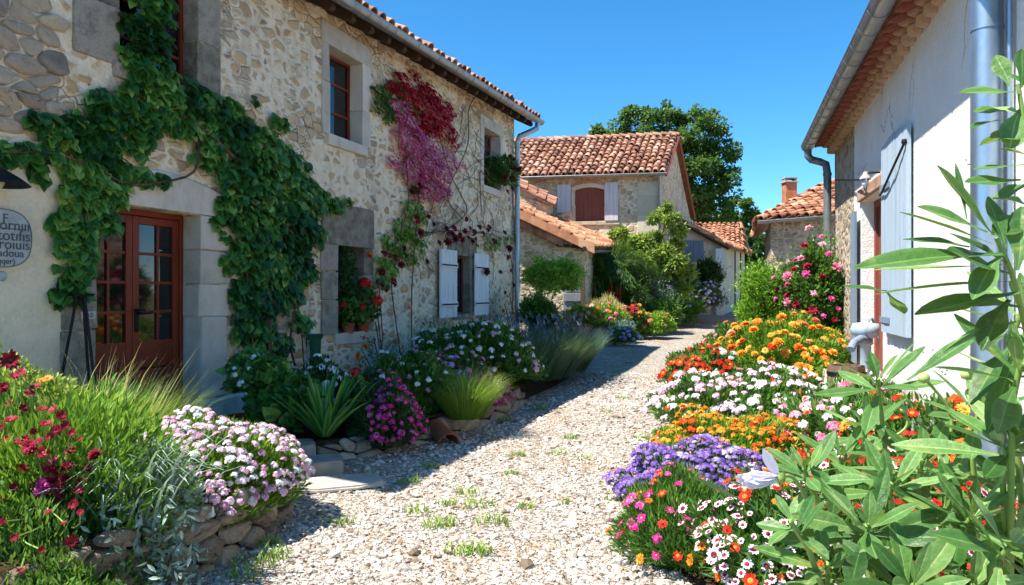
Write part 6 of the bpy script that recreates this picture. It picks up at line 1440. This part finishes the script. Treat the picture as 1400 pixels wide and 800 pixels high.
# ------------------------------------------------------------------ loose stones, weeds on the lane
rng = np.random.RandomState(601)
b = bmesh.new(); bmesh.ops.create_icosphere(b, subdivisions=1, radius=1); IV = np.array([v.co[:] for v in b.verts]); IF = np.array([[v.index for v in f.verts] for f in b.faces]); b.free()
PEB = []
for k in range(10):
    V = IV / (np.abs(IV) ** 2.6).sum(1)[:, None] ** (1 / 2.6)
    for q in range(5):
        d = rdir(rng, 1)[0]; c = rng.uniform(.5, .85); h = V @ d; V = V - np.where(h > c, h - c, 0)[:, None] * d
    PEB.append((V * (1 + rng.normal(0, .05, (len(V), 1))), IF))
m = M('pebble'); t = m.attr(); f = m.noise(m.coord(), 90, 4, .7)
col = m.ramp(m.math('ADD', t, m.math('MULTIPLY', m.math('SUBTRACT', f, .5), .25)), [(0, '594d40'), (.15, '857564'), (.32, 'a6978a'), (.5, 'b9aea2'), (.7, 'cbc3b9'), (.9, 'dcd7cf'), (1, '8f8a84')])
m.bump(f, .4, .004); MT['pebble'] = m.done(col, .85, .25)
def lane_l(y): return np.interp(y, [2.5, 3.6, 4.4, 5.2, 6.4, 7.5, 10, 12.5, 16, 20], [-2.0, -1.75, -1.45, -1.5, -1.4, -.6, .2, 1.2, 1.6, 3.2])
def lane_r(y): return np.interp(y, [2.5, 4, 5, 6, 7.5, 10, 13, 16, 20], [.95, .78, 1.0, 1.25, 1.6, 2.45, 3.6, 4.6, 6])
g = G(); N = 30000
u = rng.uniform(0, 1, N); y = 2.9 * (13.5 / 2.9) ** (u ** .95); x = lane_l(y) - .1 + (lane_r(y) - lane_l(y) + .2) * rng.uniform(0, 1, N)
cl = np.sin(x * 3.1 + 1.7 * y) * np.sin(y * 2.3 - x * 1.2) + .5 * np.sin(x * 7 + y * 5)                   # bare and stony patches
keep = rng.uniform(size=N) < .62 + .35 * cl; x, y = x[keep], y[keep]; N = len(x)
r = np.exp(rng.normal(math.log(.0092), .45, N)) * (1 + .03 * y); z = gz(x, y) + .018 * np.sin(1.7 * x + .6 * y) * np.sin(.9 * y - .5 * x)
ti = np.clip(rng.normal(.5, .24, N), 0, 1)
for k in range(10):
    i = np.arange(k, N, 10); n = len(i); a = rng.uniform(0, 2 * PI, n); tl = rng.normal(0, .25, (n, 3)); tl[:, 2] = 1
    d = np.stack([np.cos(a), np.sin(a), rng.normal(0, .2, n)], 1); B = basis(d, tl); B = B * np.stack([r[i] * rng.uniform(.7, 1.1, n), r[i] * rng.uniform(1, 1.5, n), r[i] * rng.uniform(.45, .75, n)], 1)[:, None, :]
    g.inst(PEB[k], B, np.stack([x[i], y[i], z[i] + r[i] * .15], 1), ti[i])
o = g.build('pebbles', MT['pebble'], smooth=False); o['kind'] = 'stuff'; o['label'] = 'loose pale limestone pebbles of the lane'
g = G()
for px, py, s in ((655, 692, 1.3), (640, 676, 1), (672, 715, 1.4), (610, 690, .8), (705, 625, 1), (800, 630, .9), (590, 640, 1), (635, 755, 1.2), (655, 756, 1), (720, 695, .8), (770, 690, .6), (845, 688, .9), (465, 716, 1), (350, 772, 1.6), (330, 790, 1.2), (362, 745, 1), (690, 575, 1), (740, 560, 1), (850, 545, 1), (870, 520, .8), (600, 720, 1.1), (570, 700, 1), (612, 716, .9), (505, 652, 1), (560, 660, .9), (780, 600, .9), (760, 622, 1), (880, 600, 1), (700, 650, .7), (905, 470, 1), (860, 500, .8), (830, 565, .9), (380, 760, 1)):
    p = W(px, py, 1.5 / ((py - 400) / FPX)); n = int(42 * s); a = rng.uniform(0, 2 * PI, n); q = np.sqrt(rng.uniform(0, 1, n)) * .07 * s
    R = np.stack([p[0] + np.cos(a) * q * 1.4, p[1] + np.sin(a) * q, np.full(n, float(gz(p[0], p[1])) + .0)], 1)
    g.blades(R, rng.uniform(0, 2 * PI, n), rng.uniform(.03, .09, n), .009, .4, 1.1, 3, np.clip(rng.normal(.3, .15, n), 0, 1))
o = g.build('weeds', MT['grassblade']); o['kind'] = 'stuff'; o['label'] = 'small weeds growing through the gravel'

g = G(); n = 260; y = rng.uniform(3.2, 11, n); side = rng.uniform(size=n) < .75; x = np.where(side, lane_r(y) - np.abs(rng.normal(0, .22, n)), lane_l(y) + np.abs(rng.normal(0, .25, n)))
g.inst(DIAM, basis(rdir(rng, n) * [1, 1, .2], rdir(rng, n) * .4 + [0, 0, 1], .02, .014), np.stack([x, y, gz(x, y) + .035], 1), rng.uniform(.1, .9, n), rng.randint(0, 4, n).repeat(1))
o = g.build('fallen_petals', [MT['orange'], MT['palepink'], MT['red'], MT['straw']]); o['kind'] = 'stuff'; o['label'] = 'fallen petals and dry leaves on the gravel'

# ------------------------------------------------------------------ the leafy shrub close by on the right
rng = np.random.RandomState(701)
def big_leaf(ws, droop, fold):
    k = len(ws); V = []; F = []; T = []; X = (-.5, -.3, -.055, 0, .055, .3, .5)
    for i, w_ in enumerate(ws):
        t = i / (k - 1)
        for x in X: V.append((x * w_, t, -droop * t * t + fold * abs(x) * w_ * (1.3 - .9 * abs(x)) + .022 * math.sin(t * 11 + x * 5) * abs(x) * 2)); T.append(.30 if x == 0 else (-.05 if abs(x) < .2 else (.05 if abs(x) > .4 else -.08)))
    for i in range(k - 1):
        for c in range(6): a = 7 * i + c; F.append([a, a + 1, a + 8, a + 7])
    V = np.array(V); V[:, 0] += .04 * np.sin(V[:, 1] * 5)
    return V, np.array(F), None, np.array(T)
BL = [big_leaf([.14, .22, .42, .68, .92, 1.0, .9, .6, .08], dr_, fo) for dr_, fo in ((.05, .28), (.18, .22), (.34, .3), (-.12, .2))]
def cr_leaf(g, A, B, wd, up=(0, 0, 1), k=None, tint=None):
    A, B = np.array(A), np.array(B); d = B - A; L = np.linalg.norm(d); T = BL[rng.randint(4) if k is None else k]
    g.inst(T, basis(d[None], np.array(up, float)[None] + rng.normal(0, .25, (1, 3)), L, wd), A[None], np.clip(rng.normal(.42, .2), 0, 1) if tint is None else tint)
fs = thing('leafy_shrub', 'tall green shrub with long blunt leaves in whorls, close by at the right edge', 'shrub', (1.02, 1.42, .1)); o0 = np.array(fs.location)
CENT = []
def whorl(px, py, Y, n, L, wd, axis=(0, -.2, 1), amin=.25, amax=1.75):
    c = W(px, py, Y) - o0; ax = np.array(axis, float); ax /= np.linalg.norm(ax); e1 = np.cross(ax, [.3, .9, .1]); e1 /= np.linalg.norm(e1); e2 = np.cross(ax, e1); g = G()
    for i in range(n):
        t = (i + .5) / n; a = amin + (amax - amin) * t ** .8; f = i * 2.39996 + rng.normal(0, .2); l = L * (.35 + .75 * min(1, t * 1.6)) * rng.uniform(.85, 1.12)
        d = ax * math.cos(a) + (e1 * math.cos(f) + e2 * math.sin(f)) * math.sin(a); s = c - ax * .035 * t
        cr_leaf(g, s, s + d * l, wd * rng.uniform(.85, 1.15) * (.5 + .5 * min(1, t * 1.6)), ax + d * -.2, None, np.clip(.66 - .3 * t + rng.normal(0, .17), 0, 1))
    g.build('leaf_whorl', MT['shrub'], fs, smooth=True); CENT.append((c, ax))
WH = [(1200, 518, 1.5, 12, .13, .030, (-.25, -.3, 1)), (1186, 718, 1.2, 16, .125, .032, (-.2, -.6, .9)), (1328, 708, 1.22, 16, .125, .032, (.15, -.6, .9)), (1098, 640, 1.3, 12, .09, .024, (-.5, -.3, 1)),
      (1262, 628, 1.4, 14, .13, .03, (0, -.4, 1)), (1150, 625, 1.55, 12, .12, .028, (-.2, -.3, 1)), (1385, 600, 1.2, 14, .14, .034, (.1, -.3, 1)), (1395, 500, 1.15, 12, .14, .036, (.0, -.3, 1)),
      (1080, 712, 1.15, 8, .07, .02, (-.6, -.3, .8)), (1250, 800, 1.1, 14, .12, .03, (0, -.7, .7)), (1385, 745, 1.1, 12, .12, .032, (.2, -.6, .8)), (1330, 800, 1.15, 12, .12, .03, (0, -.6, .8)), (1130, 770, 1.2, 10, .11, .028, (-.3, -.5, .9)), (1340, 560, 1.35, 12, .13, .03, (.1, -.3, 1)), (1220, 660, 1.3, 12, .12, .028, (-.1, -.5, 1)), (1300, 660, 1.45, 12, .12, .03, (0, -.3, 1)), (1180, 580, 1.65, 10, .12, .03, (-.2, -.3, 1)), (1390, 670, 1.3, 12, .13, .032, (.1, -.4, 1)), (1400, 420, 1.2, 10, .13, .034, (.2, -.3, 1))]
for q in WH: whorl(q[0], q[1], q[2], q[3], q[4] * 1.0, q[5] * 1.06, q[6])
def leaves(lst, Y0):
    g = G(); 
    for (bx, by, tx, ty, wd, dy) in lst: cr_leaf(g, W(bx, by, Y0) - o0, W(tx, ty, Y0 + dy) - o0, wd * 1.3, (rng.normal(0, .3), -.5, 1))
    g.build('leaf_whorl', MT['shrub'], fs, smooth=True)
leaves([(1398, 128, 1314, 121, .028, -.03), (1380, 118, 1363, 76, .02, .02), (1396, 120, 1396, 70, .022, .04), (1376, 152, 1332, 149, .02, .0), (1372, 164, 1326, 169, .02, -.04), (1410, 190, 1356, 182, .03, -.02), (1405, 160, 1345, 140, .026, .05), (1402, 175, 1340, 195, .024, .06), (1405, 120, 1375, 95, .022, .05), (1395, 150, 1380, 200, .03, -.03)], 1.1)
leaves([(1400, 225, 1330, 236, .026, .0), (1396, 246, 1317, 252, .024, -.02), (1410, 250, 1360, 275, .03, .03), (1402, 280, 1355, 262, .03, .05), (1410, 300, 1362, 310, .03, -.03), (1410, 215, 1372, 200, .025, .03)], 1.06)
leaves([(1358, 322, 1282, 226, .026, .02), (1322, 300, 1306, 224, .008, .05), (1350, 318, 1255, 281, .028, -.02), (1358, 334, 1233, 286, .024, .05), (1325, 338, 1236, 322, .026, .06), (1372, 348, 1170, 352, .036, -.06), (1370, 362, 1192, 374, .030, .0), (1385, 385, 1196, 392, .026, .04), (1212, 398, 1152, 394, .024, .05), (1213, 400, 1236, 432, .018, .05), (1380, 375, 1290, 345, .036, -.04), (1395, 400, 1250, 428, .036, -.02), (1390, 370, 1400, 280, .03, .02), (1375, 340, 1352, 268, .022, .04), (1390, 440, 1285, 470, .030, .06), (1395, 420, 1300, 405, .03, .03), (1368, 350, 1330, 400, .026, -.05), (1380, 410, 1340, 470, .03, -.04), (1376, 360, 1300, 318, .026, .08)], 1.02)
leaves([(1240, 520, 1338, 452, .026, .0)], 1.45)
leaves([(1385, 470, 1322, 545, .032, -.03), (1395, 470, 1352, 590, .034, -.05)], 1.2)
leaves([(1030, 692, 943, 655, .028, -.02)], 1.2)
g = G(); root_ = np.array([0, 0, 0.])
for c, ax in CENT:
    b0 = rng.normal(0, .06, 3) * [1, 1, 0]; m1 = (b0 + c) / 2 + [0, .03, -.05] + rng.normal(0, .03, 3); t = np.linspace(0, 1, 10)[:, None]; e_ = c - ax * .06
    P = (1 - t) ** 2 * b0 + 2 * t * (1 - t) * (m1 - ax * .1) + t * t * e_; g.tube(np.concatenate([P, [c]]), np.linspace(.008, .0045, 11), 7, .4)
P = smooth_path([o0 + [0.1, 0, 0], W(1430, 640, 1.15), W(1410, 480, 1.1), W(1385, 375, 1.03), W(1362, 325, 1.02)], 20) - o0; g.tube(P, np.linspace(.006, .003, 20), 7, .3)
P = smooth_path([o0 + [0.12, 0, 0], W(1450, 560, 1.15), W(1425, 330, 1.07), W(1405, 200, 1.09), W(1392, 115, 1.1)], 20) - o0; g.tube(P, np.linspace(.006, .003, 20), 7, .3)
g.build('stem', MT['stemgreen'], fs, smooth=True)
for (bx, by, tx, ty, Y, sz) in ((1300, 590, 1263, 517, 1.4, .011), (1360, 590, 1322, 512, 1.3, .011), (1350, 680, 1364, 594, 1.2, .012), (1215, 600, 1236, 560, 1.45, .008)):
    A, B = W(bx, by, Y) - o0, W(tx, ty, Y) - o0; t = np.linspace(0, 1, 8)[:, None]; q = (1 - t) * A + t * B + np.sin(t * PI) * np.array([.02, 0, -.005])
    g = G(); g.tube(q, .0028, 6, .5); g.lathe([(0, -sz), (sz * .8, -sz * .6), (sz, 0), (sz * .7, sz * .8), (0, sz)], tuple(B), 12, .8); g.build('flower_bud', MT['stemgreen'], fs, smooth=True)
# the half-closed white daisy on the shrub
MT['lilacwhite'] = petal('lilac_white_petal', GR('9c88c0', 'c0b2d8', 'd8cee6', 'e8e2f0', 'f4f0f8'), .3)
fb = W(1064, 652, 1.22) - o0; fl_ = bpy.data.objects.new('flower', None); COL.objects.link(fl_); fl_.parent = fs; fl_.location = fb
PT = leaf_grid([.35, .6, .85, 1.0, .95, .6, .1], -.25, .3); PT = (PT[0], PT[1], None, np.tile([.0, -.2, .05], 7)); g = G()
for i in range(11):
    f = i * 2 * PI / 11; d = np.array([-1, -.15, -.1]) + .30 * np.array([0, math.cos(f), math.sin(f)]); up = np.array([.2, math.cos(f), math.sin(f)])
    g.inst(PT, basis(d[None], -up[None], .066 * rng.uniform(.9, 1.1), .027), np.zeros((1, 3)), .6)
g.inst(PT, basis(np.array([[-.45, -.1, .9]]), np.array([[-.7, -.8, .1]]), .058, .02), np.zeros((1, 3)), .75); g.build('petals', MT['lilacwhite'], fl_, smooth=True)
g = G(); g.lathe([(0, -.012), (.007, -.008), (.009, .0), (.006, .008)], (0.004, 0, 0), 10, .5); t = np.linspace(0, 1, 8)[:, None]; g.tube((1 - t) * np.array([.004, 0, 0]) + t * (W(1105, 690, 1.25) - o0 - fb) + np.sin(t * PI) * [0, 0, .02], .0032, 6); g.build('calyx', MT['stemgreen'], fl_, smooth=True)
